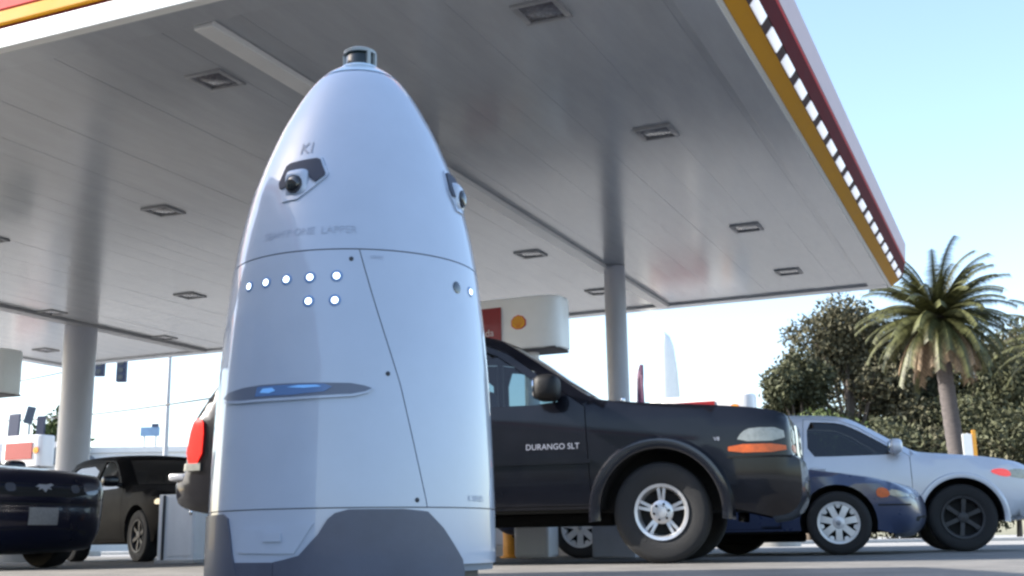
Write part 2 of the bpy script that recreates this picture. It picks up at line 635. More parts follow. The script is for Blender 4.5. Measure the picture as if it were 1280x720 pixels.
def rshell(name, zs, t0, t1, mat, parent, off=0, nth=None, thick=.008):
    """sheet of shell between angle functions t0(z), t1(z), with turned-in edges"""
    V, F = [], []
    zz = list(zs)
    n = nth or max(4, int((t1(zz[0]) - t0(zz[0])) / 4))
    closed = abs(t1(zz[0]) - t0(zz[0]) - 360) < 1e-6
    rows = [(zz[0], -thick)] + [(z, 0) for z in zz] + [(zz[-1], -thick)]
    for (z, o2) in rows:
        for k in range(n + (0 if closed else 1)):
            th = t0(z) + (t1(z) - t0(z)) * k / n
            V.append(rp(th, z, off + o2))
    m = n if closed else n + 1
    for i in range(len(rows) - 1):
        for k in range(n):
            F.append((i * m + k, i * m + (k + 1) % m, (i + 1) * m + (k + 1) % m, (i + 1) * m + k))
    if not closed:
        for side in (0, n):
            s = len(V)
            for (z, o2) in rows:
                th = t0(z) if side == 0 else t1(z)
                V.append(rp(th, z, off - thick))
            for i in range(len(rows) - 1):
                q = (i * m + side, (i + 1) * m + side, s + i + 1, s + i)
                F.append(q if side else q[::-1])
    return mesh(name, V, F, mat, parent, 50)


def rpatch(name, poly, mat, parent, off=.003, thick=.004, grid=.02):
    """raised plate on the shell; poly in (degrees, z)"""
    k = .0066
    P = [(t * k, z) for t, z in poly]
    V2, F, loops = cdt(P, [], grid)
    V = [rp(x / k, z, off) for x, z in V2]
    F = list(F)
    L = loops[0]
    s = len(V)
    n = len(L)
    for (x, z) in L: V.append(rp(x / k, z, off))
    for (x, z) in L: V.append(rp(x / k, z, off - thick))
    for i in range(n):
        F.append((s + i, s + (i + 1) % n, s + n + (i + 1) % n, s + n + i))
    bm = bmesh.new()
    me = bpy.data.meshes.new('x')
    me.from_pydata([tuple(v) for v in V], [], F)
    bm.from_mesh(me)
    bpy.data.meshes.remove(me)
    return bm_out(bm, name, mat, parent, 45, 1e-5)


def rdisc(name, th, z, r, mat, parent, off=.002, depth=.006, n=16, ring=None):
    c = rp(th, z, off)
    e = 1e-2
    du = (rp(th + .5, z, off) - rp(th - .5, z, off)).normalized()
    dv = (rp(th, z + e, off) - rp(th, z - e, off)).normalized()
    nn = du.cross(dv).normalized()
    V, F = [], []
    for (q, h) in ((r, -depth), (r, 0), (r * .8, depth * .25), (r * .01, depth * .35)):
        for k2 in range(n):
            a = 2 * PI * k2 / n
            V.append(c + du * q * math.cos(a) + dv * q * math.sin(a) + nn * h)
    for i in range(3):
        for k2 in range(n):
            F.append((i * n + k2, i * n + (k2 + 1) % n, (i + 1) * n + (k2 + 1) % n, (i + 1) * n + k2))
    return mesh(name, V, F, mat, parent, 50)


full0, full1 = (lambda z: 0.0), (lambda z: 360.0)
lin = lambda a, b, n: [a + (b - a) * i / n for i in range(n + 1)]
rshell('inner_core', lin(.10, 1.56, 50), full0, full1, 'robot_seam', rob, -.009, 72)
SEAM = .944
up = rshell('upper_shell', lin(SEAM + .0018, 1.552, 48), full0, full1, 'robot_white', rob, 0, 96)
dl = lambda z: float(np.interp(z, [.267, .578, .813, .943], [35.5, 25.0, 14.2, 8.6]))
sp = 2 * PHI
g2 = .22
dlm = lambda z: sp - dl(z)
front = rshell('front_shell', lin(.264, SEAM - .0018, 34), lambda z: dlm(z) + g2, lambda z: dl(z) - g2, 'robot_white', rob, 0)
# side and rear shells
rs_ = rshell('side_shell', lin(.264, SEAM - .0018, 34), lambda z: dl(z) + g2, lambda z: 170 - dl(z) - g2 - 0, 'robot_white', rob, 0)
rshell('rear_shell', lin(.264, SEAM - .0018, 34), lambda z: 170 - dl(z) + g2, lambda z: 360 + sp - 170 + dl(z) - g2, 'robot_white', rob, 0)
rshell('side_shell', lin(.264, SEAM - .0018, 34), lambda z: 360 + sp - 170 + dl(z) + g2, lambda z: 360 + dlm(z) - g2, 'robot_white', rob, 0)
low = rshell('lower_shell', lin(.118, .261, 8), full0, full1, 'robot_white', rob, 0, 96)
# grey wheel fairings, one each side, symmetric about the front
fa = [(-1.5, .235), (1.2, .250), (6, .2585), (26, .2585), (35.4, .252), (42.3, .21), (51.9, .13), (53, .10), (53, .045), (-21.5, .045), (-21.5, .132),
      (-17.7, .137), (-11.7, .147), (-4.8, .198)]
fa2 = [(-45.5, .243), (-43.6, .20), (-41.8, .15), (-39.5, .11), (-37.5, .045), (-96, .045), (-96, .12), (-86, .21), (-78, .252), (-49, .255)][::-1]
fair = rpatch('wheel_fairing', fa, 'robot_grey', rob, .005, .02)
rpatch('wheel_fairing', fa2[::-1], 'robot_grey', rob, .005, .02)
rshell('base_ring', lin(.035, .112, 4), full0, full1, 'robot_dark', rob, -.05, 64, .1)
rshell('front_bumper', lin(.045, .131, 4), lambda z: -40, lambda z: -21.8, 'robot_grey', rob, .004, 20, .02)
# hatch on the front foot, with its latch
h = rpatch('charge_hatch', [(-38.5, .155), (-38.5, .215), (-19, .215), (-13.5, .225), (-6.5, .225), (-13.5, .152), (-19, .152)], 'robot_white', low, .004, .006)
rpatch('latch', [(-26, .182), (-26, .203), (-18.5, .203), (-18.5, .182)], 'robot_white', h, .0085, .004)
# light slit with blue lamp
slit = rpatch('light_slit', [(-58, .566), (-53, .577), (-42, .583), (-31, .5845), (-17, .583), (-4, .581), (6, .579), (11, .573), (14, .566), (11, .557), (6, .551), (-4, .549),
                             (-17, .547), (-31, .548), (-42, .550), (-53, .556)], 'robot_slit', front, .0012, .006)
lamp = rpatch('blue_lamp', [(-34, .555), (-33, .580), (-17, .5795), (-4, .578), (-1, .570), (-4, .558), (-17, .5525)], 'led_blue', front, .0024, .003)
rpatch('lamp_glow', [(-31.5, .564), (-30, .574), (-25.5, .574), (-24, .566), (-27, .561)], 'led_glow', lamp, .0032, .002)
rpatch('lamp_glow', [(-19, .573), (-14, .5765), (-7, .5755), (-5, .571), (-12, .569)], 'led_glow', lamp, .0032, .002)
rpatch('slit_lip', [(-57, .556), (-53, .5535), (-42, .5475), (-31, .5455), (-17, .5445), (-4, .5465), (6, .5485), (11, .5545), (14.6, .565),
                    (12.5, .553), (7, .544), (-4, .5405), (-17, .5385), (-31, .5395), (-42, .5415), (-53, .5485)], 'robot_white', front, .006, .006, .006)
for (t, z) in ((-44.9, .867), (-33.7, .867), (-22.8, .867), (-11.9, .867), (-.6, .868), (-11.9, .801), (-1.0, .801), (-33, .801), (-44, .801)):
    if z < .82 and t < -30: continue
    d = rdisc('led_halo_bezel', t, z, .0165, 'led_halo_ring', front, .001, .004)
    rdisc('led', t, z, .0086, 'led', d, .003, .004)
d = rdisc('led_halo_bezel', 68.4, .869, .015, 'led_halo_ring', rs_, .001, .004)
rdisc('led', 68.4, .869, .008, 'led', d, .003, .004)
rdisc('sensor_hole', 56.6, .868, .017, 'lens', rs_, .0015, .004)
for (t, z) in ((5.3, .916), (20.1, .605), (31.3, .281)):
    rdisc('screw', t, z, .0062, 'robot_dark', front, .0012, .003, 12)


def robot_eye(tc, zc, flip):
    """hooded camera: angular dark visor, white housing block, black lens"""
    s = -1 if flip else 1
    q = [(-11, .012), (-9, .066), (-6.5, .073), (9.5, .077), (11.5, .072), (15.2, .028), (15, .020), (10.5, .001), (7.5, .014), (5.5, .038), (2.5, .046),
         (-3.5, .040), (-5.8, .030), (-6.2, -.004), (-9.5, -.006)]
    P = [(tc + s * t, zc + z) for t, z in q]
    if flip: P = P[::-1]
    rpatch('visor', P, 'robot_visor', up, .010, .014, .012)
    rim = [(-12.2, .010), (-9.6, .073), (-6.8, .081), (10.2, .085), (12.6, .078), (16.8, .027), (15.8, .014), (7, -.026), (2, -.046), (-7, -.048), (-10.8, -.01)]
    P = [(tc + s * t, zc + z) for t, z in rim]
    if flip: P = P[::-1]
    rpatch('eye_surround', P, 'robot_white', up, .005, .008, .012)
    c = rp(tc, zc, 0)
    out = Vector((math.sin(rad(tc)), -math.cos(rad(tc)), 0))
    rot = out.to_track_quat('Y', 'Z').to_matrix()
    hb = superell('camera_housing', c - out * .017 + Vector((0, 0, .003)), (.037, .034, .042), 'robot_white', up, .45, 28, 16, rot)
    bm = bmesh.new()
    bmesh.ops.create_cone(bm, cap_ends=True, segments=24, radius1=.029, radius2=.025, depth=.02)
    rq = out.to_track_quat('Z', 'Y').to_matrix()
    for v in bm.verts: v.co = rq @ v.co + c + out * .012 + Vector((0, 0, -.002))
    bm_out(bm, 'lens_barrel', 'robot_dark', hb)
    superell('lens', c + out * .020 + Vector((0, 0, -.002)), (.023, .008, .023), 'lens', hb, 1, 20, 12, rot)


robot_eye(-24.1, 1.146, False)
robot_eye(74.5, 1.160, False)
robot_eye(2 * PHI + 24.1 + 180, 1.146, False)
robot_eye(2 * PHI - 74.5, 1.160, True)


def rtext(s, size, tc, zc, mat, parent, off=.0015, name='lettering'):
    V, F = text_geo(s, size)
    r = rr_(zc)
    mesh(name, [rp(tc + math.degrees(x / r), zc + y, off) for x, y, _ in V], F, mat, parent, 0)


rtext('KI', .050, -23, 1.262, 'emblem', up, .002, 'emblem')
rtext('SEAM F ONE  LAPPER', .030, -15.5, 1.0, 'faint', up)
rtext('SERIES', .013, 16, .922, 'faint', rs_)
rtext('K SERIES', .022, 62, .287, 'faint', rs_)
# cap and lidar
rshell('top_cap', lin(1.556, 1.606, 10), full0, full1, 'cap_blue', rob, .001, 64, .01)
lathe('cap_plate', [(.066, 1.596), (.060, 1.606), (.03, 1.609)], 'cap_blue', rob, 40)
ld = lathe('lidar', [(.044, 1.606), (.044, 1.655), (.04, 1.660)], 'lidar', rob, 32)
lathe('lidar_crown', [(.050, 1.652), (.050, 1.662), (.042, 1.667), (.01, 1.668)], 'lidar_frame', ld, 32)
for t in (-95, 78, 40, 200):
    p = Vector((.047 * math.sin(rad(t)), -.047 * math.cos(rad(t)), 1.63))
    box('lidar_post', p, (.012, .012, .05), 'lidar_frame', ld, .002, Matrix.Rotation(rad(t), 3, 'Z'))
# wheels and casters
for (t, r, rw) in ((32 + 0, .26, .075), (2 * PHI - 32, .26, .075)):
    p = rp(t, .075)
    p = Vector((p.x * r / .413, p.y * r / .413, .1))
    bm = bmesh.new()
    bmesh.ops.create_cone(bm, cap_ends=True, segments=28, radius1=.1, radius2=.1, depth=.07)
    rq = Vector((math.sin(rad(t)), -math.cos(rad(t)), 0)).to_track_quat('Z', 'Y').to_matrix()
    for v in bm.verts: v.co = rq @ v.co + p
    bm_out(bm, 'drive_wheel', 'rubber', rob)
for (t, r) in ((62, .34), (2 * PHI - 62, .34), (118, .33), (PHI, .3)):
    p = Vector((r * math.sin(rad(t)), -r * math.cos(rad(t)), .045))
    bm = bmesh.new()
    bmesh.ops.create_cone(bm, cap_ends=True, segments=20, radius1=.045, radius2=.045, depth=.034)
    rq = Vector((.9, .3, 0)).to_track_quat('Z', 'Y').to_matrix()
    for v in bm.verts: v.co = rq @ v.co + p
    bbox(bm, (p.x, p.y, .088), (.035, .035, .05), .004)
    bm_out(bm, 'caster', 'robot_dark', rob)


# ------------------------------------------------------------------ vehicles
def wheel(car, x, y, side, R, w, rim_r, style):
    rim_m = {'twin': 'alloy', 'cap': 'hubcap', 'dark': 'alloy_dark'}[style]
    hw = w / 2
    prof = [(rim_r - .012, -hw * .8), (rim_r + .02, -hw * .95), (R * .86, -hw), (R * .95, -hw * .93), (R * .985, -hw * .78), (R, -hw * .5), (R, hw * .5),
            (R * .985, hw * .78), (R * .95, hw * .93), (R * .86, hw), (rim_r + .02, hw * .95), (rim_r - .012, hw * .8)]
    t = lathe('wheel', prof, 'rubber', car, 40, (0, 0, 0), 'Y', caps=False)
    t.location = (x, y, R)
    yo = side * hw
    f = lambda r, d: (r, yo - side * d)
    lathe('rim', [f(rim_r + .006, .012), f(rim_r + .004, .0), f(rim_r - .018, .004), f(rim_r - .03, .03), f(rim_r - .035, .09)], rim_m, t, 40, (0, 0, 0), 'Y', caps=False)
    lathe('brake_drum', [f(rim_r - .03, .10), f(rim_r - .03, .085), f(.02, .085)], 'under', t, 28, (0, 0, 0), 'Y')

    def spoke(ang, r0, r1, w0, w1, d0, d1, th=.02, sk=0):
        V = []
        for (r, ww, d) in ((r0, w0, d0), ((r0 + r1) / 2, (w0 + w1) / 2 * .92, (d0 + d1) / 2 - .004), (r1, w1, d1)):
            for (s1, dd) in ((-1, 0), (1, 0), (1, th), (-1, th)):
                px, pz = r, s1 * ww / 2 + sk * (r - r0)
                V.append((px * math.cos(ang) - pz * math.sin(ang), yo - side * (d + dd), px * math.sin(ang) + pz * math.cos(ang)))
        F = []
        for i in (0, 4):
            for k in range(4): F.append((i + k, i + (k + 1) % 4, i + 4 + (k + 1) % 4, i + 4 + k))
        F += [(3, 2, 1, 0), (8, 9, 10, 11)]
        mesh('spoke', V, F, rim_m, t, 30)

    if style == 'twin':
        lathe('hub', [f(.088, .045), f(.085, .022), f(.07, .014), f(.045, .014), f(.04, .004), f(.012, .002)], rim_m, t, 28, (0, 0, 0), 'Y')
        for k in range(5):
            for s in (-1, 1):
                spoke(2 * PI * k / 5 + .3 + s * .13, .075, rim_r - .012, .026, .024, .03, .022)
        for k in range(6):
            a = 2 * PI * k / 6 + .2
            lathe('lug_nut', [f(.010, .012), f(.010, .006), f(.004, .005)], 'under', t, 8, (.058 * math.cos(a), 0, .058 * math.sin(a)), 'Y')
    elif style == 'cap':
        lathe('hub', [f(.062, .03), f(.06, .01), f(.03, .002), f(.01, 0)], rim_m, t, 24, (0, 0, 0), 'Y')
        for k in range(7):
            a = 2 * PI * k / 7 + .2
            spoke(a, .05, rim_r - .006, .06, .075, .012, .012)
            spoke(a + PI / 7, rim_r - .055, rim_r - .004, .03, .08, .016, .012)
        lathe('hub_badge', [f(.026, .003), f(.02, -.002), f(.004, -.003)], 'fixture', t, 18, (0, 0, 0), 'Y')
    else:
        lathe('hub', [f(.06, .04), f(.055, .02), f(.02, .012)], rim_m, t, 24, (0, 0, 0), 'Y')
        for k in range(6):
            spoke(2 * PI * k / 6 + .4, .05, rim_r - .012, .045, .05, .03, .02)
    return t


def build_car(name, label, loc, head, sp, group=None):
    car = empty(name, loc, -rad(head), label, 'car', group)
    Wd, R, AR = sp['W'] / 2, sp['R'], sp['AR']
    xr, zs, belt, tum, r = sp['xr'], sp['sill'], sp['belt'], sp['tum'], sp.get('r', .07)
    path = resample(chaikin(sp['path'], sp.get('it', 2)), .07, False)
    xf, xb = max(p[0] for p in path), min(p[0] for p in path)
    # sill with arches, from rear bottom to front bottom
    sill = []
    dx = math.sqrt(AR ** 2 - (zs - R) ** 2)
    a0 = math.asin((zs - R) / AR)
    for cx in (xr, 0.0):
        for k in range(17):
            a = PI - a0 - (PI - 2 * a0) * k / 16
            sill.append((cx + AR * math.cos(a), R + AR * math.sin(a)))
    outline = path + sill
    tf, tfl, tb = sp.get('tf', .16), sp.get('tfl', .75), sp.get('tb', .08)

    def hw(P):
        P = np.asarray(P, float)
        x, z = P[:, 0], P[:, 1]
        y = np.full(len(P), Wd)
        t = np.clip((x - (xf - tfl)) / tfl, 0, 1)
        y = y - tf * t ** 2.2
        t = np.clip(((xb + .7) - x) / .7, 0, 1)
        y = y - tb * t ** 2
        low = np.clip((.62 - z) / .4, 0, 1)
        y = y - .05 * low ** 1.6
        m = np.clip((z - .75) / (belt - .75), 0, 1)
        y = y - .03 * m ** 2
        y = y - np.clip(z - belt, 0, 2) * tum
        cr = sp.get('crease')
        if cr: y = y + .012 * np.exp(-((z - cr) / .045) ** 2)
        d = dist_poly(P, path)
        q = np.clip(r - d, 0, r)
        return y - (r - np.sqrt(np.maximum(r * r - q * q, 0)))

    body = bmesh.new()

    def side_mesh(bm, poly, holes, off, rim, grid=.075, sides=(-1, 1)):
        V2, F, loops = cdt(poly, holes, grid)
        Y = hw(V2) + off
        for s in sides:
            vs = [bm.verts.new((x, s * y, z)) for (x, z), y in zip(V2, Y)]
            for t in F:
                try: bm.faces.new([vs[i] for i in (t if s < 0 else t[::-1])])
                except ValueError: pass
            if rim:
                for L in loops[0 if rim == 2 else 1:]:
                    yl = hw(L) + off
                    a = [bm.verts.new((p[0], s * q, p[1])) for p, q in zip(L, yl)]
                    b = [bm.verts.new((p[0], s * (q - .035), p[1])) for p, q in zip(L, yl)]
                    for i in range(len(L)):
                        j = (i + 1) % len(L)
                        bm.faces.new((a[i], a[j], b[j], b[i]))

    doors = sp.get('doors', [])
    wins = [(i, chaikin(w, 1, True)) for i, w in sp['windows']]
    loose = [w for i, w in wins if i < 0]
    side_mesh(body, outline, doors + loose, 0, 1)
    # top strip, with glass let in
    P = np.array(path)
    T = np.gradient(P, axis=0)
    T /= np.linalg.norm(T, axis=1)[:, None]
    Nn = np.stack([-T[:, 1], T[:, 0]], 1)
    Nn *= np.where((Nn * (P - np.array([[(xf + xb) / 2, .6]]))).sum(1) < 0, -1, 1)[:, None]
    Y = hw(path)
    cf, cc = sp.get('cf', .12), sp.get('crown', .035)
    cb = np.where(Nn[:, 0] > 0, cc + (cf - cc) * np.clip((Nn[:, 0] - .5) / .5, 0, 1), cc + .03 * np.clip((-Nn[:, 0] - .5) / .5, 0, 1))
    cb = np.convolve(np.pad(cb, 3, mode='edge'), np.ones(7) / 7, 'valid')
    Wt = np.linspace(-1, 1, 17)

    def strip_pt(i, t, off=0):
        c = cb[i] * (1 - t * t) + off
        return (P[i, 0] + Nn[i, 0] * c, t * Y[i], P[i, 1] + Nn[i, 1] * c)

    gl = sp['glass']   # list of ((x0,x1), name)
    isg = np.zeros(len(P), int)
    for gi, ((x0, x1), nm) in enumerate(gl):
        for i in range(len(P) - 1):
            mx_ = (P[i, 0] + P[i + 1, 0]) / 2
            if x0 < mx_ < x1 and (P[i, 1] > belt - .02): isg[i] = gi + 1
    gb = [bmesh.new() for _ in gl]
    for i in range(len(P) - 1):
        for k in range(16):
            bm = body
            o = 0
            if isg[i] and 1 <= k < 15:
                bm = gb[isg[i] - 1]
                o = -.004
            q = [strip_pt(i, Wt[k], o), strip_pt(i, Wt[k + 1], o), strip_pt(i + 1, Wt[k + 1], o), strip_pt(i + 1, Wt[k], o)]
            bm.faces.new([bm.verts.new(v) for v in q])
    bo = bm_out(body, 'body', sp['paint'], car, 38, .0008)
    for (rg, nm), bm in zip(gl, gb):
        bm_out(bm, nm, sp.get('glass_mat', 'glass_dark'), car, 40, .001)
    for di, d in enumerate(doors):
        dd = np.array(d)
        c = dd.mean(0)
        dn = [tuple(c + (q - c) * (1 - .007 / max(.2, np.linalg.norm(q - c)))) for q in dd]
        hx, hz = sp['handles'][di]
        yh = float(hw([(hx, hz)])[0])
        for s in (-1, 1):
            bm = bmesh.new()
            side_mesh(bm, dn, [w for i, w in wins if i == di], 0, 2, sides=(s,))
            do = bm_out(bm, 'door', sp['paint'], car, 38, .0008)
            superell('handle', (hx, s * (yh + .012), hz), (.085, .018, .018), sp.get('trim', 'black_trim'), do, .6, 14, 8)
    for i, w in wins:
        for s in (-1, 1):
            bm = bmesh.new()
            side_mesh(bm, w, [], -.016, 0, sides=(s,))
            bm_out(bm, 'side_window', sp.get('side_glass', 'glass_dark'), car, 40)
    # wheel wells, underbody
    for cx in (0.0, xr):
        pts = [(cx + AR * math.cos(a), R + AR * math.sin(a)) for a in np.linspace(-a0 * 0 + a0, PI - a0, 17)]
        yy = hw(pts) - .012
        for s in (-1, 1):
            bm = bmesh.new()
            a = [bm.verts.new((p[0], s * q, p[1])) for p, q in zip(pts, yy)]
            b = [bm.verts.new((p[0], s * (Wd - .40), p[1])) for p in pts]
            for i in range(16): bm.faces.new((a[i], a[i + 1], b[i + 1], b[i]))
            bm.faces.new(b)
            bm_out(bm, 'wheel_well', 'under', car, 40)
    bm = bmesh.new()
    bbox(bm, ((xf + xb) / 2, 0, zs + .06), (xf - xb - .35, 2 * Wd - .82, .16), .03)
    bbox(bm, (xr / 2, 0, zs + .04), (-xr - 2 * AR - .04, 2 * Wd - .16, .12), .03)
    bbox(bm, (xr * .45, .2, zs - .06), (1.6, .3, .1), .03)
    bbox(bm, (0, 0, R), (.09, 2 * Wd - .35, .09), .02)
    bbox(bm, (xr, 0, R), (.09, 2 * Wd - .35, .09), .02)
    bm_out(bm, 'underbody', 'under', car)
    # cabin
    cx0 = sp['seat_x']
    for (sx, s) in ((cx0, -1), (cx0, 1), (cx0 - .95, -1), (cx0 - .95, 1)):
        so = superell('seat', (sx, s * .38, belt - .22), (.11, .25, .36), 'seat', car, .55, 16, 10, Matrix.Rotation(-.25, 3, 'Y'))
        superell('cushion', (sx + .28, s * .38, belt - .55), (.3, .25, .09), 'seat', so, .5, 16, 8)
        superell('headrest', (sx - .12, s * .38, belt + .21), (.05, .13, .085), 'seat', so, .6, 14, 8)
    superell('dashboard', (sp['cowl'] - .22, 0, belt - .13), (.3, Wd - .16, .12), 'seat', car, .5, 20, 8)
    box('cabin_floor', ((cx0 + xr) / 2 + .2, 0, zs + .17), (-xr + 1.0, 2 * Wd - .85, .05), 'under', car, .01)
    # wheels
    for cx in (0.0, xr):
        for s in (-1, 1):
            w = sp.get('tw', .21)
            wheel(car, cx, s * (Wd - w / 2 - .03), s, R, w, sp['rim'], sp['style'])
    # patches
    cx_front = [(p[1], p[0], y, c) for p, y, c in zip(path, Y, cb) if p[0] > xf - .5 and p[1] < sp['nose_top']]
    cx_front.sort()
    zf = [q[0] for q in cx_front]

    def fx_(y, z, off):
        x0 = np.interp(z, zf, [q[1] for q in cx_front])
        w = np.interp(z, zf, [q[2] for q in cx_front])
        c = np.interp(z, zf, [q[3] for q in cx_front])
        return x0 + c * (1 - (y / w) ** 2) + off

    def extr(bm, V, F, L3, D):
        vs = [bm.verts.new(v) for v in V]
        for t in F: bm.faces.new([vs[i] for i in t])
        n = len(L3)
        a = [bm.verts.new(v) for v in L3]
        b = [bm.verts.new(tuple(np.array(v) + np.array(D))) for v in L3]
        for i in range(n): bm.faces.new((a[i], a[(i + 1) % n], b[(i + 1) % n], b[i]))

    def front_patch(nm, poly, mat, off=.006, mirror=False, th=.015, parent=car, rnd=1):
        for s in ((1, -1) if mirror else (1,)):
            pl = [(s * y, z) for y, z in (chaikin(poly, rnd, True) if rnd else poly)]
            V2, F, loops = cdt(pl, [], .05)
            bm = bmesh.new()
            extr(bm, [(fx_(y, z, off), y, z) for y, z in V2], F, [(fx_(y, z, off), y, z) for y, z in loops[0]], (-th, 0, 0))
            bm_out(bm, nm, mat, parent, 40, 1e-4)

    def side_patch(nm, poly, mat, off=.005, th=.012, parent=car, rnd=1):
        pl = chaikin(poly, rnd, True) if rnd else poly
        V2, F, loops = cdt(pl, [], .04)
        for s in (-1, 1):
            bm = bmesh.new()
            extr(bm, [(x, s * (y + off), z) for (x, z), y in zip(V2, hw(V2))], F,
                 [(x, s * (y + off), z) for (x, z), y in zip(loops[0], hw(loops[0]))], (0, -s * th, 0))
            bm_out(bm, nm, mat, parent, 40, 1e-4)

    def flare(cx, wd, proud, mat, a1=-.12, a2=PI + .12):
        for s in (-1, 1):
            V, F = [], []
            n = 28
            sec = [(AR - .012, -.03), (AR - .012, proud * .8), (AR + .012, proud), (AR + wd * .7, proud * .85), (AR + wd, -.004)]
            for k in range(n + 1):
                a = a1 + (a2 - a1) * k / n
                base = float(hw([(cx + (AR + .01) * math.cos(a), max(R + (AR + .01) * math.sin(a), zs))])[0])
                for (rr2, pr) in sec:
                    V.append((cx + rr2 * math.cos(a), s * (base + pr), R + rr2 * math.sin(a)))
            m = len(sec)
            for k in range(n):
                for q in range(m - 1):
                    F.append((k * m + q, k * m + q + 1, (k + 1) * m + q + 1, (k + 1) * m + q))
            bm = bmesh.new()
            me = bpy.data.meshes.new('x'); me.from_pydata(V, [], F); bm.from_mesh(me); bpy.data.meshes.remove(me)
            bm_out(bm, 'wheel_arch_flare', mat, car, 50)

    def mirror(x, z, mat, sz=(.07, .12, .085)):
        yb = float(hw([(x, z)])[0])
        for s in (-1, 1):
            mo = superell('door_mirror', (x, s * (yb + .15), z + .05), sz, mat, car, .6, 18, 12)
            tube('mirror_arm', [(x + .02, s * (yb - .01), z - .01), (x + .01, s * (yb + .06), z + .01), (x, s * (yb + .12), z + .03)], [.035, .03, .03], mat, mo)
            superell('mirror_glass', (x - sz[0] + .008, s * (yb + .15), z + .05), (.012, sz[1] * .85, sz[2] * .8), 'chrome', mo, .6, 14, 8)

    return car, front_patch, side_patch, flare, mirror, hw, fx_


def side_text(car, hw, s, size, x, z, mat, sides=(-1,), name='badge'):
    V, F = text_geo(s, size)
    for sd_ in sides:
        pts = [(x - sd_ * px, z + py) for px, py, _ in V]
        pts = [(x + (px if sd_ < 0 else -px), z + py) for px, py, _ in V]
        Y = hw(pts)
        mesh(name, [(a, sd_ * (y + .003), b) for (a, b), y in zip(pts, Y)], F, mat, car, 0)


# --- black 4x4 broadside behind the robot
D = dict(W=1.80, R=.368, AR=.47, xr=-2.944, sill=.40, belt=1.17, tum=.34, r=.036, tf=.085, tfl=.42, cf=.05, paint='black_paint',
         path=[(.74, .32), (.86, .34), (.92, .42), (.935, .50), (.935, .70), (.915, .74), (.885, .75), (.88, .80), (.875, .98), (.845, 1.05), (.66, 1.09), (.30, 1.13), (-.10, 1.175),
               (-.38, 1.205), (-.50, 1.225), (-.60, 1.28), (-1.20, 1.70), (-1.38, 1.78), (-1.62, 1.81), (-2.4, 1.85), (-3.2, 1.84), (-3.52, 1.80), (-3.66, 1.74), (-3.95, 1.26),
               (-4.00, 1.14), (-4.03, .80), (-4.06, .74), (-4.12, .72), (-4.13, .60), (-4.08, .48), (-3.7, .42)],
         glass=[((-1.24, -.56), 'windscreen'), ((-3.96, -3.66), 'rear_window')],
         doors=[[(-.52, .42), (-.56, 1.16), (-.70, 1.26), (-1.22, 1.63), (-1.42, 1.71), (-1.62, 1.735), (-1.66, 1.2), (-1.64, .42)],
                [(-1.69, .42), (-1.71, 1.2), (-1.67, 1.74), (-2.42, 1.775), (-2.56, 1.2), (-2.50, .90), (-2.36, .78), (-2.36, .42)]],
         windows=[(0, [(-.76, 1.19), (-.84, 1.27), (-1.26, 1.59), (-1.42, 1.655), (-1.58, 1.67), (-1.61, 1.19)]),
                  (1, [(-1.74, 1.19), (-1.72, 1.68), (-2.38, 1.71), (-2.50, 1.19)]),
                  (-1, [(-2.64, 1.2), (-2.52, 1.71), (-3.36, 1.71), (-3.55, 1.6), (-3.76, 1.22)])],
         handles=[(-1.50, 1.07), (-2.38, 1.07)], seat_x=-1.55, glass_mat='glass_light', side_glass='glass_light', cowl=-.5, tw=.235, rim=.20, style='twin', nose_top=1.03, it=2)
NX = lambda x: x + .10 * max(0, x - .3) / .6
D['path'] = [(NX(x), z + (.018 if .2 < x < .9 and z > .9 else 0)) for x, z in D['path']]
c1, fp, sdp, flr, mir, hw1, fx1 = build_car('parked_car', 'black off-roader with silver alloy wheels standing broadside behind the white robot', (1.31, 9.72, 0), 14.3, D)
c1.scale = (1, 1, 1.03)
_sdp0 = sdp
sdp = lambda nm, poly, *a_, **k_: _sdp0(nm, [(NX(x), z) for x, z in poly], *a_, **k_)
flr(0, .085, .05, 'flare')
flr(D['xr'], .085, .05, 'flare')
mir(-.83, 1.25, 'black_trim', (.10, .13, .10))
sdp('headlight', [(.54, .855), (.58, .925), (.64, .955), (.84, .95), (.85, .855)], 'lamp_clear', .004)
sdp('indicator', [(.49, .775), (.49, .835), (.85, .835), (.855, .775)], 'lamp_amber', .006)
fp('headlight', [(.52, .845), (.52, .95), (.74, .945), (.74, .845)], 'lamp_clear', .004, True)
fp('indicator', [(.52, .78), (.52, .835), (.74, .835), (.74, .78)], 'lamp_amber', .005, True)
fp('grille', [(-.48, .77), (-.48, .97), (.48, .97), (.48, .77)], 'under', .004)
fp('grille_bar', [(-.50, .75), (-.50, .785), (.50, .785), (.50, .75)], 'chrome', .025, rnd=0)
fp('grille_bar', [(-.50, .955), (-.50, .99), (.50, .99), (.50, .955)], 'chrome', .025, rnd=0)
fp('grille_bar', [(-.50, .785), (-.50, .955), (-.46, .955), (-.46, .785)], 'chrome', .024, rnd=0)
fp('grille_bar', [(.46, .785), (.46, .955), (.50, .955), (.50, .785)], 'chrome', .024, rnd=0)
fp('grille_bar', [(-.03, .785), (-.03, .955), (.03, .955), (.03, .785)], 'chrome', .022, rnd=0)
fp('grille_bar', [(-.46, .855), (-.46, .885), (-.03, .885), (-.03, .855)], 'chrome', .02, True, rnd=0)
fp('fog_lamp', [(.40, .50), (.40, .58), (.54, .58), (.54, .50)], 'lamp_clear', .006, True)
fp('air_intake', [(-.34, .46), (-.34, .60), (.34, .60), (.34, .46)], 'under', .005)
sdp('bumper_line', [(.48, .738), (.48, .752), (.88, .752), (.885, .738)], 'under', .003, rnd=0)
sdp('side_moulding', [(-.52, .735), (-.52, .765), (-2.36, .765), (-2.36, .735)], 'black_paint', .014, rnd=0)
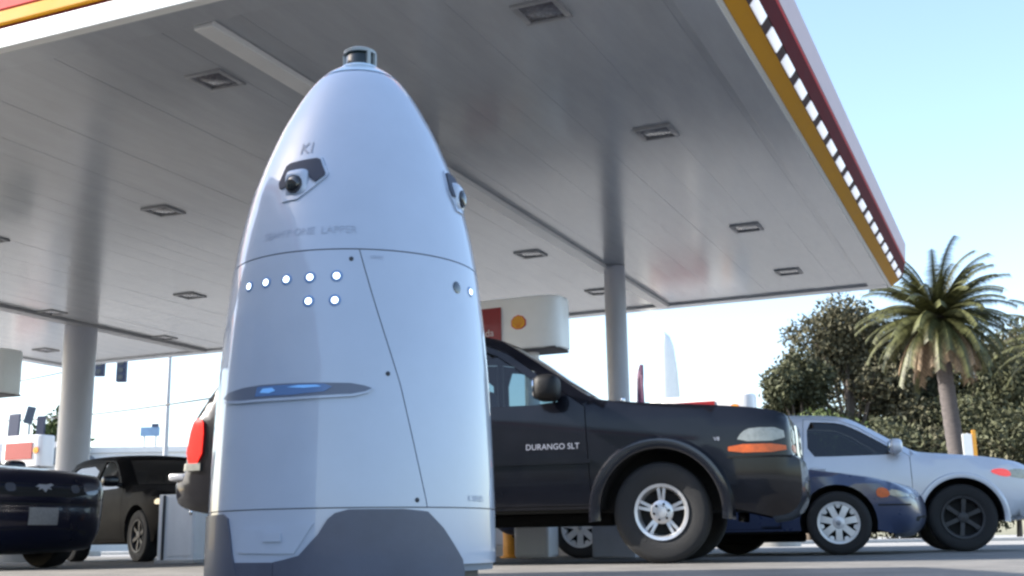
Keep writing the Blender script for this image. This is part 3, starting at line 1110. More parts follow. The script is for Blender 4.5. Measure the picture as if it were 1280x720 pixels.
sdp('tail_lamp', [(-3.84, .84), (-3.84, 1.16), (-3.90, 1.22), (-3.965, 1.18), (-4.01, .84)], 'lamp_red', .02)
sdp('reverse_lamp', [(-3.85, .78), (-3.85, .84), (-4.01, .84), (-4.015, .78)], 'lamp_clear', .02, rnd=0)
box('rear_bumper_step', (-4.10, 0, .735), (.16, 1.66, .06), 'rear_pad', c1, .02)
box('roof_rail', (-2.55, -.62, 1.90), (1.7, .03, .03), 'black_trim', c1, .01)
box('roof_rail', (-2.55, .62, 1.90), (1.7, .03, .03), 'black_trim', c1, .01)
side_text(c1, hw1, 'DURANGO SLT', .062, -.82, .865, 'letter')
side_text(c1, hw1, 'V8', .04, .44, .88, 'letter')
for x in (-.30, ):
    superell('washer_nozzle', (x, -.62, 1.225), (.02, .012, .022), 'chrome', c1, .7, 10, 6)

# --- blue saloon
Bs = dict(W=1.72, R=.312, AR=.372, xr=-2.62, sill=.24, belt=.90, tum=.40, r=.07, tf=.20, tfl=.8, cf=.14, paint='blue_paint',
          path=[(.58, .20), (.74, .21), (.82, .28), (.85, .40), (.83, .54), (.78, .62), (.62, .69), (.30, .755), (-.2, .83), (-.58, .885), (-.72, .92), (-1.36, 1.32), (-1.6, 1.385),
                (-2.1, 1.40), (-2.6, 1.36), (-3.2, 1.04), (-3.4, 1.0), (-3.62, .96), (-3.68, .7), (-3.66, .42), (-3.5, .26), (-3.3, .25)],
          glass=[((-1.40, -.66), 'windscreen'), ((-3.2, -2.62), 'rear_window')],
          doors=[[(-.55, .26), (-.58, .86), (-.85, .95), (-1.42, 1.27), (-1.75, 1.32), (-1.78, .9), (-1.72, .26)]],
          windows=[(0, [(-.92, .92), (-1.44, 1.225), (-1.70, 1.26), (-1.72, .92)]), (-1, [(-1.86, .92), (-1.84, 1.27), (-2.4, 1.26), (-2.9, 1.02), (-2.95, .94)])],
          handles=[(-1.6, .82)], seat_x=-1.65, cowl=-.7, tw=.19, rim=.20, style='cap', nose_top=.66)
BX_, BY_ = 3.42, 12.45
SX = lambda x: x - .13 * max(0, x - .35) / .5
Bs['path'] = [(SX(x), z) for x, z in Bs['path']]
c2, fp, sdp, flr, mir, hw2, fx2 = build_car('parked_car', 'dark blue saloon with silver hubcaps nosing out past the black car', (BX_, BY_, 0), 17, Bs)
_sdp1 = sdp
sdp = lambda nm, poly, *a_, **k_: _sdp1(nm, [(SX(x), z) for x, z in poly], *a_, **k_)
sdp('indicator', [(.40, .545), (.38, .62), (.44, .65), (.54, .63), (.56, .555)], 'lamp_amber', .005)
sdp('headlight', [(.56, .555), (.545, .63), (.68, .615), (.80, .575), (.80, .555)], 'lamp_clear', .005)
fp('headlight', [(.38, .54), (.38, .60), (.60, .59), (.60, .54)], 'lamp_clear', .005, True)
fp('grille', [(-.32, .52), (-.32, .58), (.32, .58), (.32, .52)], 'under', .004)
fp('lower_grille', [(-.5, .30), (-.5, .38), (.5, .38), (.5, .30)], 'under', .004)
sdp('bumper_line', [(.40, .47), (.40, .485), (.82, .485), (.82, .47)], 'under', .003, rnd=0)
mir(-.95, .93, 'blue_paint', (.07, .1, .065))

# --- silver-white compact off-roader
Ws = dict(W=1.74, R=.365, AR=.44, xr=-2.45, sill=.36, belt=1.06, tum=.36, r=.065, tf=.15, tfl=.7, cf=.12, paint='silver',
          path=[(.52, .36), (.70, .37), (.80, .44), (.83, .56), (.82, .68), (.79, .80), (.74, .90), (.60, .965), (.30, 1.02), (-.10, 1.06), (-.36, 1.085), (-.48, 1.11), (-1.02, 1.46),
                (-1.20, 1.535), (-1.5, 1.56), (-2.2, 1.58), (-2.8, 1.57), (-3.08, 1.52), (-3.22, 1.12), (-3.26, .8), (-3.28, .55), (-3.2, .42), (-2.95, .40)],
          glass=[((-1.06, -.46), 'windscreen'), ((-3.22, -3.08), 'rear_window')],
          doors=[[(-.50, .40), (-.50, 1.04), (-.60, 1.115), (-1.04, 1.405), (-1.23, 1.485), (-1.63, 1.512), (-1.66, 1.06), (-1.64, .40)]],
          windows=[(0, [(-.62, 1.07), (-.66, 1.115), (-.84, 1.24), (-1.06, 1.375), (-1.23, 1.452), (-1.42, 1.47), (-1.59, 1.476), (-1.605, 1.07), (-1.3, 1.065)]),
                   (-1, [(-1.72, 1.08), (-1.70, 1.445), (-2.9, 1.46), (-3.05, 1.1)])],
          handles=[(-1.5, .93)], seat_x=-1.4, cowl=-.45, tw=.22, rim=.225, style='dark', nose_top=.96, trim='silver')
c3, fp, sdp, flr, mir, hw3, fx3 = build_car('parked_car', 'silver white compact off-roader with dark wheels under the palm tree', (5.08, 13.75, 0), 13, Ws)
flr(0, .05, .025, 'silver')
flr(Ws['xr'], .05, .025, 'silver')
mir(-.66, 1.10, 'silver', (.075, .12, .08))
sdp('headlight', [(.48, .80), (.50, .86), (.60, .88), (.74, .86), (.79, .80), (.70, .76)], 'lamp_clear', .005)
sdp('indicator', [(.32, .84), (.34, .875), (.44, .885), (.52, .86), (.54, .80), (.46, .79)], 'lamp_red', .006)
fp('grille', [(-.42, .70), (-.42, .84), (.42, .84), (.42, .70)], 'under', .005)
fp('headlight', [(.45, .72), (.45, .86), (.66, .85), (.66, .72)], 'lamp_clear', .005, True)
side_text(c3, hw3, 'LIMITED', .05, -1.45, .86, 'fixture')

# --- dark navy coupe, front three-quarters on, far left
Ms = dict(W=1.82, R=.33, AR=.385, xr=-2.72, sill=.22, belt=.96, tum=.45, r=.05, tf=.16, tfl=.6, cf=.10, paint='navy',
          path=[(.56, .17), (.72, .19), (.80, .26), (.84, .38), (.85, .50), (.84, .58), (.85, .66), (.83, .80), (.76, .88), (.40, .935), (-.2, .985), (-.55, 1.01), (-.80, 1.05),
                (-1.42, 1.34), (-1.7, 1.40), (-2.2, 1.39), (-3.0, 1.10), (-3.3, 1.05), (-3.6, 1.03), (-3.68, .8), (-3.66, .5), (-3.5, .3), (-3.3, .26)],
          glass=[((-1.46, -.74), 'windscreen'), ((-3.0, -2.2), 'rear_window')],
          doors=[[(-.62, .26), (-.62, .95), (-.92, 1.03), (-1.46, 1.29), (-1.85, 1.33), (-2.0, .96), (-1.95, .26)]],
          windows=[(0, [(-.98, 1.0), (-1.48, 1.245), (-1.80, 1.27), (-1.9, .99)]), (-1, [(-2.05, 1.0), (-1.98, 1.26), (-2.3, 1.22), (-2.6, 1.02)])],
          handles=[(-1.8, .84)], seat_x=-1.9, cowl=-.8, tw=.24, rim=.22, style='dark', nose_top=.875, glass_mat='glass_tint', side_glass='glass_tint')
c4, fp, sdp, flr, mir, hw4, fx4 = build_car('parked_car', 'dark navy coupe with a galloping grille badge at the left edge', (-5.20, 11.5, 0), 32, Ms)
fp('grille', [(-.60, .66), (-.60, .82), (.60, .82), (.60, .66)], 'under', .004)
fp('grille_surround', [(-.62, .625), (-.62, .655), (.62, .655), (.62, .625)], 'navy', .012)
fp('headlight', [(.47, .69), (.47, .81), (.66, .80), (.66, .69)], 'lamp_smoke', .008, True)
for zb in (.70, .74, .78):
    fp('grille_bar', [(-.44, zb - .006), (-.44, zb + .006), (.44, zb + .006), (.44, zb - .006)], 'black_trim', .008, rnd=0)
fp('fog_lamp', [(.30, .70), (.30, .78), (.40, .78), (.40, .70)], 'lamp_smoke', .014, True)
fp('bumper_crease', [(-.68, .585), (-.68, .60), (.68, .60), (.68, .585)], 'under', .003, rnd=0)
fp('bonnet_gap', [(-.64, .843), (-.64, .851), (.64, .851), (.64, .843)], 'under', .003, rnd=0)
fp('licence_plate', [(-.155, .40), (-.155, .56), (.155, .56), (.155, .40)], 'plate', .012, rnd=0)
fp('grille_badge', [(-.10, .75), (-.055, .775), (.02, .772), (.075, .785), (.10, .77), (.05, .75), (.07, .725), (.03, .735), (0, .70), (-.03, .735), (-.07, .72), (-.06, .745)], 'fixture', .012, rnd=0)
fp('lower_grille', [(-.55, .28), (-.55, .37), (.55, .37), (.55, .28)], 'under', .004)
sdp('side_lamp', [(.42, .68), (.42, .74), (.60, .76), (.62, .68)], 'lamp_amber', .004)
mir(-.98, 1.02, 'navy', (.08, .11, .07))

# --- black hatchback behind the thick column
Hs = dict(Ws)
Hs.update(W=1.80, R=.335, AR=.40, sill=.26, paint='hatch_paint', side_glass='glass_tint', glass_mat='glass_tint', style='dark', trim='black_trim', rim=.21,
          path=[(x, z - .09) for x, z in Ws['path']], belt=.98,
          doors=[[(x, z - (.09 if z > .6 else .1)) for x, z in d] for d in Ws['doors']],
          windows=[(i, [(x, z - .09) for x, z in w]) for i, w in Ws['windows']], handles=[(-1.5, .84)], nose_top=.87)
c5, fp, sdp, flr, mir, hw5, fx5 = build_car('parked_car', 'black hatchback with bright headlamp behind the thick white column', (-4.28, 16.0, 0), 50, Hs)
sdp('headlight', [(.50, .72), (.52, .79), (.62, .80), (.72, .78), (.77, .72)], 'lamp_clear', .006)
fp('headlight', [(.50, .70), (.50, .79), (.68, .78), (.68, .70)], 'lamp_clear', .006, True)
fp('grille', [(-.42, .62), (-.42, .74), (.42, .74), (.42, .62)], 'under', .005)
fp('grille_bar', [(-.44, .75), (-.44, .775), (.44, .775), (.44, .75)], 'chrome', .012, rnd=0)
mir(-.66, 1.02, 'black_paint', (.075, .11, .075))


# ------------------------------------------------------------------ pump islands
def scallop(name, c, rad_, parent, rot):
    """the yellow scallop emblem: fan of ribs with red rim"""
    def fan(s, off, mat, nm, par):
        pts = []
        n = 60
        for i in range(n + 1):
            a = rad(-38) + rad(256) * i / n
            q = rad_ * s * (1 - .07 * abs(math.sin(7 * (a - PI / 2) / (256 / 180))))
            pts.append((q * math.cos(a), q * math.sin(a) * .95))
        pts += [(-.34 * rad_ * s, -.78 * rad_ * s), (.34 * rad_ * s, -.78 * rad_ * s)]
        V = [(0, off, 0)] + [(x, off, z) for x, z in pts] + [(x, off + .012, z) for x, z in pts]
        m = len(pts)
        F = [(0, 1 + (i + 1) % m, 1 + i) for i in range(m)] + [(1 + i, 1 + (i + 1) % m, 1 + m + (i + 1) % m, 1 + m + i) for i in range(m)]
        V = [rot @ Vector(v) + Vector(c) for v in V]
        return mesh(nm, V, F, mat, par, 0)
    o = fan(1.0, -.004, 'shell_red', name, parent)
    fan(.86, -.009, 'shell_yellow', 'emblem_field', o)
    bm = bmesh.new()
    for k in range(-3, 4):
        a = PI / 2 + k * rad(27)
        d = Vector((math.cos(a), 0, math.sin(a)))
        b0 = Vector((d.x * .12 * rad_, -.011, -.55 * rad_))
        b1 = Vector((d.x * .74 * rad_, -.011, d.z * .72 * rad_))
        sx = Vector((math.cos(a + PI / 2), 0, math.sin(a + PI / 2))) * .018 * rad_ * 2
        vs = [bm.verts.new(rot @ v + Vector(c)) for v in (b0 - sx * .5, b0 + sx * .5, b1 + sx, b1 - sx)]
        bm.faces.new(vs)
    bm_out(bm, 'emblem_ribs', 'shell_red', o, 0)


def topper(a, b, z, w, h, d, label, txt, red_x, red_w, red_h, em_x, em_r, post_x):
    """rounded white sign box on a post; local x runs to the viewer's right along the island"""
    o = empty('pump_sign_box', ab(a, b), -YAW, label, 'sign', 'white sign boxes over the pump islands')
    V, F = [], []
    n = 24
    ring = []
    for k in range(n * 4):
        t = 2 * PI * k / (n * 4)
        e = .30
        ring.append((w / 2 * math.copysign(abs(math.cos(t)) ** e, math.cos(t)), d / 2 * math.copysign(abs(math.sin(t)) ** .55, math.sin(t))))
    rows = [(.90, -h / 2), (.985, -h / 2 + .015), (1, -h / 2 + .05), (1, h / 2 - .05), (.985, h / 2 - .015), (.93, h / 2)]
    m = len(ring)
    for s, zz in rows:
        for x, y in ring: V.append((x - (1 - s) * w * .1 * math.copysign(1, x), y * s, z + zz))
    for i in range(len(rows) - 1):
        for k in range(m): F.append((i * m + k, i * m + (k + 1) % m, (i + 1) * m + (k + 1) % m, (i + 1) * m + k))
    F.append(tuple((len(rows) - 1) * m + k for k in range(m)))
    mesh('sign_case', V, F, 'box_white', o, 40)
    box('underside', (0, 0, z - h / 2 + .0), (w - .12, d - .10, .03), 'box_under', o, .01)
    rows = []
    yf = lambda x: -d / 2 * (max(0, 1 - abs(x / (w / 2)) ** (2 / .30))) ** (.55 / 2)
    y0 = min(yf(red_x - red_w / 2), yf(red_x + red_w / 2), -d / 2) - .012
    rp_ = box('red_panel', (red_x, y0, z), (red_w, .02, red_h), 'sign_red', o, .004)
    if txt:
        TV, TF = text_geo(txt, red_h * .30)
        mesh('panel_lettering', [(red_x + x, y0 - .013, z - red_h * .24 + y) for x, y, _ in TV], TF, 'sign_text', rp_, 0)
    scallop('scallop_emblem', (em_x, -d / 2 - .006, z), em_r, o, Matrix.Identity(3))
    for px in post_x:
        lathe('sign_post', [(.10, .14), (.10, z - h / 2 + .01)], 'box_white', o, 24, (px, 0, 0))
    return o


def island(a0, a1, b, label):
    o = empty('pump_island', ab((a0 + a1) / 2, b), -YAW, label, 'kerb', 'raised pump islands')
    L = abs(a1 - a0)
    pts = []
    for s in (1, -1):
        for k in range(13):
            t = -PI / 2 + PI * k / 12
            pts.append((s * (L / 2 - .55 + .55 * math.cos(t)), s * .55 * math.sin(t)))
    V = [(x, y, 0) for x, y in pts] + [(x, y, .12) for x, y in pts] + [(x * .994, y * .96, .14) for x, y in pts]
    n = len(pts)
    F = [(i, (i + 1) % n, n + (i + 1) % n, n + i) for i in range(n)] + [(n + i, n + (i + 1) % n, 2 * n + (i + 1) % n, 2 * n + i) for i in range(n)] + [tuple(2 * n + i for i in range(n))]
    mesh('island_kerb', V, F, 'kerb', o, 30)
    return o


def dispenser(a, b, label, base=.14):
    o = empty('fuel_dispenser', ab(a, b, base), -YAW, label, 'fuel pump', 'fuel pumps on the islands')
    box('lower_cabinet', (0, 0, .36), (.80, .50, .72), 'pump_grey', o, .02)
    box('upper_cabinet', (0, 0, 1.10), (.86, .46, .72), 'box_white', o, .03)
    box('cabinet_seam', (0, 0, .728), (.78, .44, .016), 'pump_dark', o, 0)
    for s in (-1, 1):
        box('display_panel', (0, s * .232, 1.22), (.60, .012, .30), 'screen', o, .004)
        box('keypad', (.18, s * .234, .98), (.16, .016, .14), 'pump_dark', o, .004)
        box('valance', (0, s * .232, 1.40), (.80, .014, .08), 'sign_red', o, .003)
    for s in (-1, 1):
        bm = bmesh.new()
        bbox(bm, (s * .45, 0, .98), (.06, .16, .26), .015)
        bbox(bm, (s * .50, -.02, 1.0), (.05, .06, .2), .015, Matrix.Rotation(s * .35, 3, 'Y'))
        bm_out(bm, 'nozzle', 'pump_dark', o)
        pts = [(s * .50, -.02, 1.02)]
        for k in range(1, 13):
            t = k / 12
            pts.append((s * (.50 + .16 * math.sin(t * PI)), -.04 - .10 * math.sin(t * PI), 1.02 - .85 * math.sin(t * PI * .92) + .3 * t))
        tube('hose', pts, .016, 'hose', o)
    return o


island(2.6, 7.2, 7.6, 'raised concrete pump island behind the black off-roader')
topper(4.55, 7.25, 3.02, 2.1, .70, .62, 'white rounded sign box with red panel over the black car roof', 'mada', .0, .50, .46, .50, .11, (.55,))
dispenser(4.35, 7.6, 'grey and white fuel pump seen through the black off-roader')
dispenser(3.25, 7.6, 'grey fuel pump nearest the black off-roader front wheel')
island(12.2, 17.4, 7.0, 'raised concrete pump island beyond the navy coupe')
topper(13.95, 6.8, 3.0, 2.1, .72, .62, 'white sign box cut off by the left edge above the navy coupe', '', -.4, .40, .46, .1, .11, (-.2,))
dispenser(15.6, 7.0, 'fuel pump beyond the navy coupe at left edge')
island(2.6, 8.0, 18.3, 'far pump island beyond the canopy')
topper(4.42, 18.3, 2.93, 2.1, .66, .62, 'low red and white sign box peeking over the black bonnet', '', -.45, 1.35, .40, .66, .12, (0,))
island(19.8, 24.5, 16.2, 'far pump island at the left edge')
topper(22.35, 16.25, 2.73, 1.45, .82, .6, 'small sunlit red and white sign box above the navy coupe bonnet', '', -.02, .95, .44, .58, .10, (0,))
dispenser(22.1, 16.2, 'sunlit fuel pump under the small sign box at far left')
# orange bollard, white guard cabinet, grey cabinet
def bollard(p, label, mat, h=.95, r=.085):
    o = lathe('bollard', [(r + .03, 0), (r + .03, .02), (r, .03), (r, h - .06), (r * .85, h - .02), (r * .4, h)], mat, None, 24)
    o.location = p
    return tag(o, label, 'bollard', 'island guard bollards')
bollard((-.05, 13.6, 0), 'orange bollard low down beside the robot skirt', 'orange', .9, .1)
bollard((1.12, 14.0, 0), 'dark steel bollard behind the black off-roader sill', 'pump_dark', .9, .1)
cb_ = empty('service_cabinet', (-3.80, 13.6, 0), -.25, 'pale grey metal service cabinet under the black car tail', 'cabinet')
box('cabinet_shell', (0, 0, .385), (.46, .4, .77), 'cabinet', cb_, .012)
box('cabinet_door', (.055, -.202, .41), (.31, .012, .66), 'cabinet', cb_, .005)
box('side_post', (-.155, -.21, .40), (.03, .02, .72), 'pump_dark', cb_, .004)
box('plinth', (0, 0, .02), (.5, .44, .04), 'kerb', cb_, .006)
superell('door_knob', (.19, -.216, .56), (.018, .02, .03), 'chrome', cb_, .7, 12, 8)
wc = empty('waste_bin', (.20, 11.55, 0), -.3, 'pale waste bin seen below the black off-roader sill', 'bin')
box('bin_body', (0, 0, .42), (.36, .36, .80), 'box_white', wc, .04)
box('bin_lid', (0, 0, .87), (.40, .40, .08), 'pump_dark', wc, .03)
box('bin_flap', (0, -.185, .72), (.24, .014, .12), 'pump_dark', wc, .004)

sb_ = empty('hose_box', (.98, 11.6, 0), -.25, 'low pale blue-grey box behind the black off-roader front tyre', 'box')
box('box_shell', (0, 0, .24), (.42, .34, .46), 'pump_grey', sb_, .02)
box('box_lid', (0, 0, .49), (.46, .38, .05), 'box_white', sb_, .015)
box('box_latch', (0, -.178, .38), (.06, .016, .08), 'pump_dark', sb_, .003)

# ------------------------------------------------------------------ unseen shop-shaped block, added off to the left to shade the robot
st_ = empty('shade_block', (-10.4, -2.5, 0), 0, 'added unseen tan block, shaped like a flat-roofed shop, keeping sun off the robot', 'building')
box('wall', (0, 0, 2.3), (8, 19, 4.6), 'wall_tan', st_, .02)
box('roof', (0, 0, 4.95), (8.5, 19.5, .7), 'f_white', st_, .04)
box('fascia_stripe', (4.262, 0, 4.85), (.02, 19.4, .22), 'f_red', st_, .004)
for k in range(6):
    w_ = box('window', (4.012, -7.5 + 3 * k, 1.5), (.05, 2.6, 2.2), 'galv', st_, .01)
    box('pane', (4.045, -7.5 + 3 * k, 1.5), (.03, 2.44, 2.04), 'window', w_, .004)

# ------------------------------------------------------------------ street furniture and houses behind
def P_(x, y, Y):
    """world point seen towards picture position (x, y) at distance Y: used once to lay the street out"""
    d = _f + _rt * ((x - 640) / FPX) - _up * ((y - 360) / FPX)
    return Vector((0, 0, CH)) + d * (Y / d.y)


py = empty('sign_pylon', (5.35, 41, 0), 0, 'tall white tapering pylon beyond the canopy column', 'pylon')
lathe('pylon_tower', [(.62, 0), (.58, 4.0), (.50, 6.0), (.40, 6.9), (.27, 7.3), (.1, 7.45)], 'f_white', py, 32)
lathe('pylon_plinth', [(.85, 0), (.85, .25), (.64, .3)], 'kerb', py, 32)
fl_ = empty('feather_flag', (3.92, 37, 0), 0, 'narrow maroon flag on a pole beside the white pylon', 'flag')
tube('flag_pole', [(0, 0, 0), (0, 0, 4.2), (.05, 0, 5.4), (.16, 0, 5.75)], [.035, .03, .025, .015], 'galv', fl_)
V, F = [], []
for i in range(15):
    z = 1.0 + 4.7 * i / 14
    w = .22 * (1 - max(0, (i - 11) / 5) ** 2)
    for j in range(5):
        V.append((.03 + w * j / 4 + (.1 if i > 12 else 0) * (i - 12) / 2, .06 * math.sin(j * 1.3 + i * .6), z))
for i in range(14):
    for j in range(4): F.append((i * 5 + j, i * 5 + j + 1, i * 5 + 6 + j, i * 5 + 5 + j))
fo = mesh('flag_cloth', V, F, 'banner', fl_)
fo.modifiers.new('s', 'SOLIDIFY').thickness = .004

# traffic signal on mast arm
pa, pb = P_(150, 452, 38), P_(125, 465, 38)
ts = empty('traffic_signal', (pa.x + .6, 38, 0), 0, 'dark blue traffic signal heads hanging below the canopy edge', 'traffic light')
tube('signal_mast', [(3.6, 0, 0), (3.6, 0, 6.6), (3.2, 0, 6.9), (-1.6, 0, 7.0)], [.11, .09, .08, .05], 'galv', ts)
for dx, hz, hh in ((-.52, 5.95, .80), (-1.25, 6.0, .5)):
    so = box('signal_head', (dx, 0, hz), (.32, .22, hh), 'signal', ts, .03)
    for q in range(3 if hh > .6 else 2):
        lathe('signal_lens', [(.09, -.13), (.09, -.11)], 'pump_dark', so, 16, (dx, 0, hz - hh / 2 + .15 + q * .24), 'Y')
    tube('hanger', [(dx, 0, hz + hh / 2 - .02), (dx, 0, 7.0)], .025, 'galv', so)
p = P_(207, 560, 44)
tp = empty('street_pole', (p.x, 44, 0), 0, 'thin grey street pole standing before the white wall', 'pole')
tube('pole_shaft', [(0, 0, 0), (0, 0, 4), (0, 0, 9)], [.11, .09, .06], 'galv', tp, 12)
tube('lamp_arm', [(0, 0, 8.9), (.5, 0, 9.3), (1.6, 0, 9.4)], [.04, .035, .03], 'galv', tp)
superell('lamp_head', (1.9, 0, 9.38), (.38, .13, .08), 'galv', tp, .7, 16, 8)
# billboard
p = P_(188, 532, 70)
bb = empty('billboard', (p.x, 70, 0), 0, 'small blue and white billboard above the far white roofs', 'billboard')
box('board', (0, 0, 7.05), (1.15, .12, .55), 'sign_blue', bb, .02)
box('board_top_sign', (.30, -.02, 7.42), (.42, .1, .2), 'signal', bb, .02)
for dx in (-.35, .35):
    tube('leg', [(dx, .05, 0), (dx, .05, 6.8)], .06, 'galv', bb)


def house(name, x, y, w, d, h, rz, label, mat, roof_h, wins):
    o = empty(name, (x, y, 0), rz, label, 'building', 'far low buildings across the street')
    box('wall', (0, 0, h / 2), (w, d, h), mat, o, .02)
    if roof_h > .3:
        V = [(-w / 2 - .3, -d / 2 - .3, h), (w / 2 + .3, -d / 2 - .3, h), (w / 2 + .3, d / 2 + .3, h), (-w / 2 - .3, d / 2 + .3, h), (-w / 2 - .3, 0, h + roof_h), (w / 2 + .3, 0, h + roof_h)]
        mesh('roof', V, [(0, 1, 5, 4), (2, 3, 4, 5), (0, 4, 3), (1, 2, 5), (3, 2, 1, 0)], 'roof_grey', o, 0)
    else:
        box('parapet', (0, 0, h + .15), (w + .2, d + .2, .3), mat, o, .02)
    for (wx, wz, ww, wh) in wins:
        f = box('window', (wx, -d / 2 - .02, wz), (ww, .08, wh), 'f_white', o, .01)
        box('pane', (wx, -d / 2 - .055, wz), (ww - .12, .03, wh - .12), 'window', f, .004)
        box('sill', (wx, -d / 2 - .09, wz - wh / 2 - .04), (ww + .15, .14, .07), 'f_white', f, .01)
    return o


house('far_building', -20.5, 64, 15, 8, 5.0, .03, 'long white flat-roofed building behind the black hatchback', 'wall_white', 0, [(-4, 2.6, 1.6, 1.2), (0.5, 2.6, 1.6, 1.2), (4.5, 2.6, 1.6, 1.2)])
house('far_building', -25.5, 58, 7, 7, 4.2, -.2, 'white house with dark sloping roof beside the thick column', 'wall_white', 1.2, [(-1.5, 2.4, 1.2, 1.1), (1.5, 2.4, 1.2, 1.1)])
house('far_building', -37, 62, 12, 8, 4.6, .1, 'pale tan building at the left edge behind the small sign box', 'wall_tan', .9, [(2, 2.8, 1.4, 1.2), (4.4, 2.8, 1.4, 1.2)])
house('far_building', -8.5, 72, 9, 8, 4.4, 0, 'far white gabled building in line with the robot', 'wall_white', 1.0, [(-2, 2.6, 1.4, 1.2), (2, 2.6, 1.4, 1.2)])
house('far_building', 10, 80, 16, 8, 3.6, 0, 'far low tan building in line with the black off-roader', 'wall_tan', 0, [(-5, 2.2, 1.6, 1.2), (0, 2.2, 1.6, 1.2), (5, 2.2, 1.6, 1.2)])
# overhead wires
for (x1, y1, x2, y2, lab) in ((-40, 473, 120, 441, 'upper overhead wire seen beside the left sign box'), (-40, 512, 90, 505, 'lower overhead wire at the left edge')):
    a, b = P_(x1, y1, 46), P_(x2, y2, 40)
    a = a + (a - b) * 1.2
    b2 = b + (b - a) * .5
    pts = [a.lerp(b2, t / 16) - Vector((0, 0, .5 * math.sin(PI * t / 16))) for t in range(17)]
    tag(tube('overhead_wire', pts, .025, 'wire', None, 6), lab, 'wire', 'overhead wires')
# dark panels on posts beyond the far pumps
for (px, y0, y1, w, mt, lab) in ((19, 517, 546, .42, 'signal', 'dark panel on a post nearest the left edge'),
                                 (38, 508, 530, .26, 'slate', 'slate grey tilted panel on a post above the small sign box'),
                                 (52, 520, 548, .30, 'signal', 'dark panel on a post left of the small green tree')):
    t_, b_ = P_(px, y0, 35), P_(px, y1, 35)
    o = empty('post_sign', (t_.x, 35, 0), random.uniform(-.3, .3), lab, 'sign', 'small panels on posts at far left')
    tube('post', [(0, .06, 0), (0, .06, t_.z - .1)], .035, 'galv', o)
    box('panel', (0, 0, (t_.z + b_.z) / 2), (w, .06, t_.z - b_.z), mt, o, .03, Matrix.Rotation(.2 if mt == 'slate' else .03, 3, 'Y'))
    box('bracket', (0, .04, (t_.z + b_.z) / 2), (w * .5, .05, .06), 'galv', o, .006)


# ------------------------------------------------------------------ trees
def leaf_cloud(name, blobs, n, size, mat, parent, seed):
    rnd = np.random.default_rng(seed)
    V = np.zeros((n * 4, 3))
    vol = np.array([b[3] * b[4] * b[5] for b in blobs]) ** (2 / 3)
    pick = rnd.choice(len(blobs), n, p=vol / vol.sum())
    B = np.array(blobs)[pick]
    d = rnd.normal(size=(n, 3))
    d /= np.linalg.norm(d, axis=1)[:, None]
    rr2 = rnd.uniform(.15, 1, n) ** (1 / 2.2) * rnd.uniform(.85, 1.12, n)
    c = B[:, :3] + d * B[:, 3:6] * rr2[:, None]
    u = rnd.normal(size=(n, 3)); u /= np.linalg.norm(u, axis=1)[:, None]
    w = rnd.normal(size=(n, 3)); w -= u * (w * u).sum(1)[:, None]; w /= np.linalg.norm(w, axis=1)[:, None]
    s = size * rnd.uniform(.5, 1.4, n)[:, None]
    V[0::4] = c - u * s
    V[1::4] = c + w * s * .45
    V[2::4] = c + u * s
    V[3::4] = c - w * s * .45
    me = bpy.data.meshes.new(name)
    me.from_pydata(V.tolist(), [], [(4 * i, 4 * i + 1, 4 * i + 2, 4 * i + 3) for i in range(n)])
    me.materials.append(MT[mat])
    return link(bpy.data.objects.new(name, me), parent)


def tree(x, y, h, rx, label, mat, n, size, seed, low=.25, name='broadleaf_tree', trunk_r=.3):
    rnd = random.Random(seed)
    o = empty(name, (x, y, 0), 0, label, 'tree', 'trees behind the forecourt')
    V, F = tube_geo([(0, 0, -.1), (.1, 0, h * .2), (-.1, .1, h * .45), (.1, 0, h * .75)], [trunk_r, trunk_r * .8, trunk_r * .6, trunk_r * .2], 10)
    blobs = []
    for k in range(24):
        a = rnd.uniform(0, 2 * PI)
        q = rnd.uniform(.15, .85) * rx
        z = h * rnd.uniform(low + .08, .86)
        k2 = 1 - .55 * max(0, (z / h - .55) / .45)
        bx_, by_ = q * math.cos(a) * k2, q * math.sin(a) * k2
        s = rx * rnd.uniform(.28, .5)
        blobs.append((bx_, by_, z, s, s, s * rnd.uniform(.6, .9)))
        V2, F2 = tube_geo([(0, 0, h * .3 + rnd.uniform(-.1, .2) * h * .5), (bx_ * .5, by_ * .5, z * .85), (bx_, by_, z)], [trunk_r * .35, trunk_r * .22, trunk_r * .08], 6)
        s0 = len(V)
        V += V2
        F += [tuple(s0 + i for i in f) for f in F2]
    blobs.append((0, 0, h * .88, rx * .4, rx * .4, h * .12))
    mesh('trunk', V, F, 'bark', o, 60)
    leaf_cloud('crown', blobs, n, size, mat, o, seed)
    return o


def at(px, Y):
    return P_(px, 675, Y).x


tree(at(1075, 62), 62, 13.2, 4.6, 'tallest brown-green tree left of the palm crown', 'leaf_b', 34000, .14, 11)
tree(at(1012, 60), 60, 9.8, 2.4, 'olive tree behind the roof of the silver car', 'leaf', 26000, .13, 12)
tree(at(1135, 66), 66, 12.4, 5.0, 'dark tree directly behind the palm trunk', 'leaf', 32000, .14, 13, .12)
tree(at(1235, 60), 60, 10.8, 4.8, 'dark olive tree right of the palm trunk', 'leaf', 32000, .13, 14, .10)
tree(at(1310, 64), 64, 12.2, 4.4, 'dusky tree cut off by the right edge', 'leaf_b', 22000, .14, 15, .12)
tree(at(968, 58), 58, 6.2, 1.7, 'small light green bush left of the silver car roof', 'leaf_c', 8000, .14, 16, .08, 'shrub', .14)
tree(at(1040, 56), 56, 6.2, 3.0, 'light green shrub over the silver car roof', 'leaf_c', 9000, .14, 17, .08, 'shrub', .14)
tree(at(1120, 57), 57, 6.0, 3.2, 'dark shrub behind the silver car windscreen', 'leaf', 9000, .14, 18, .05, 'shrub', .14)
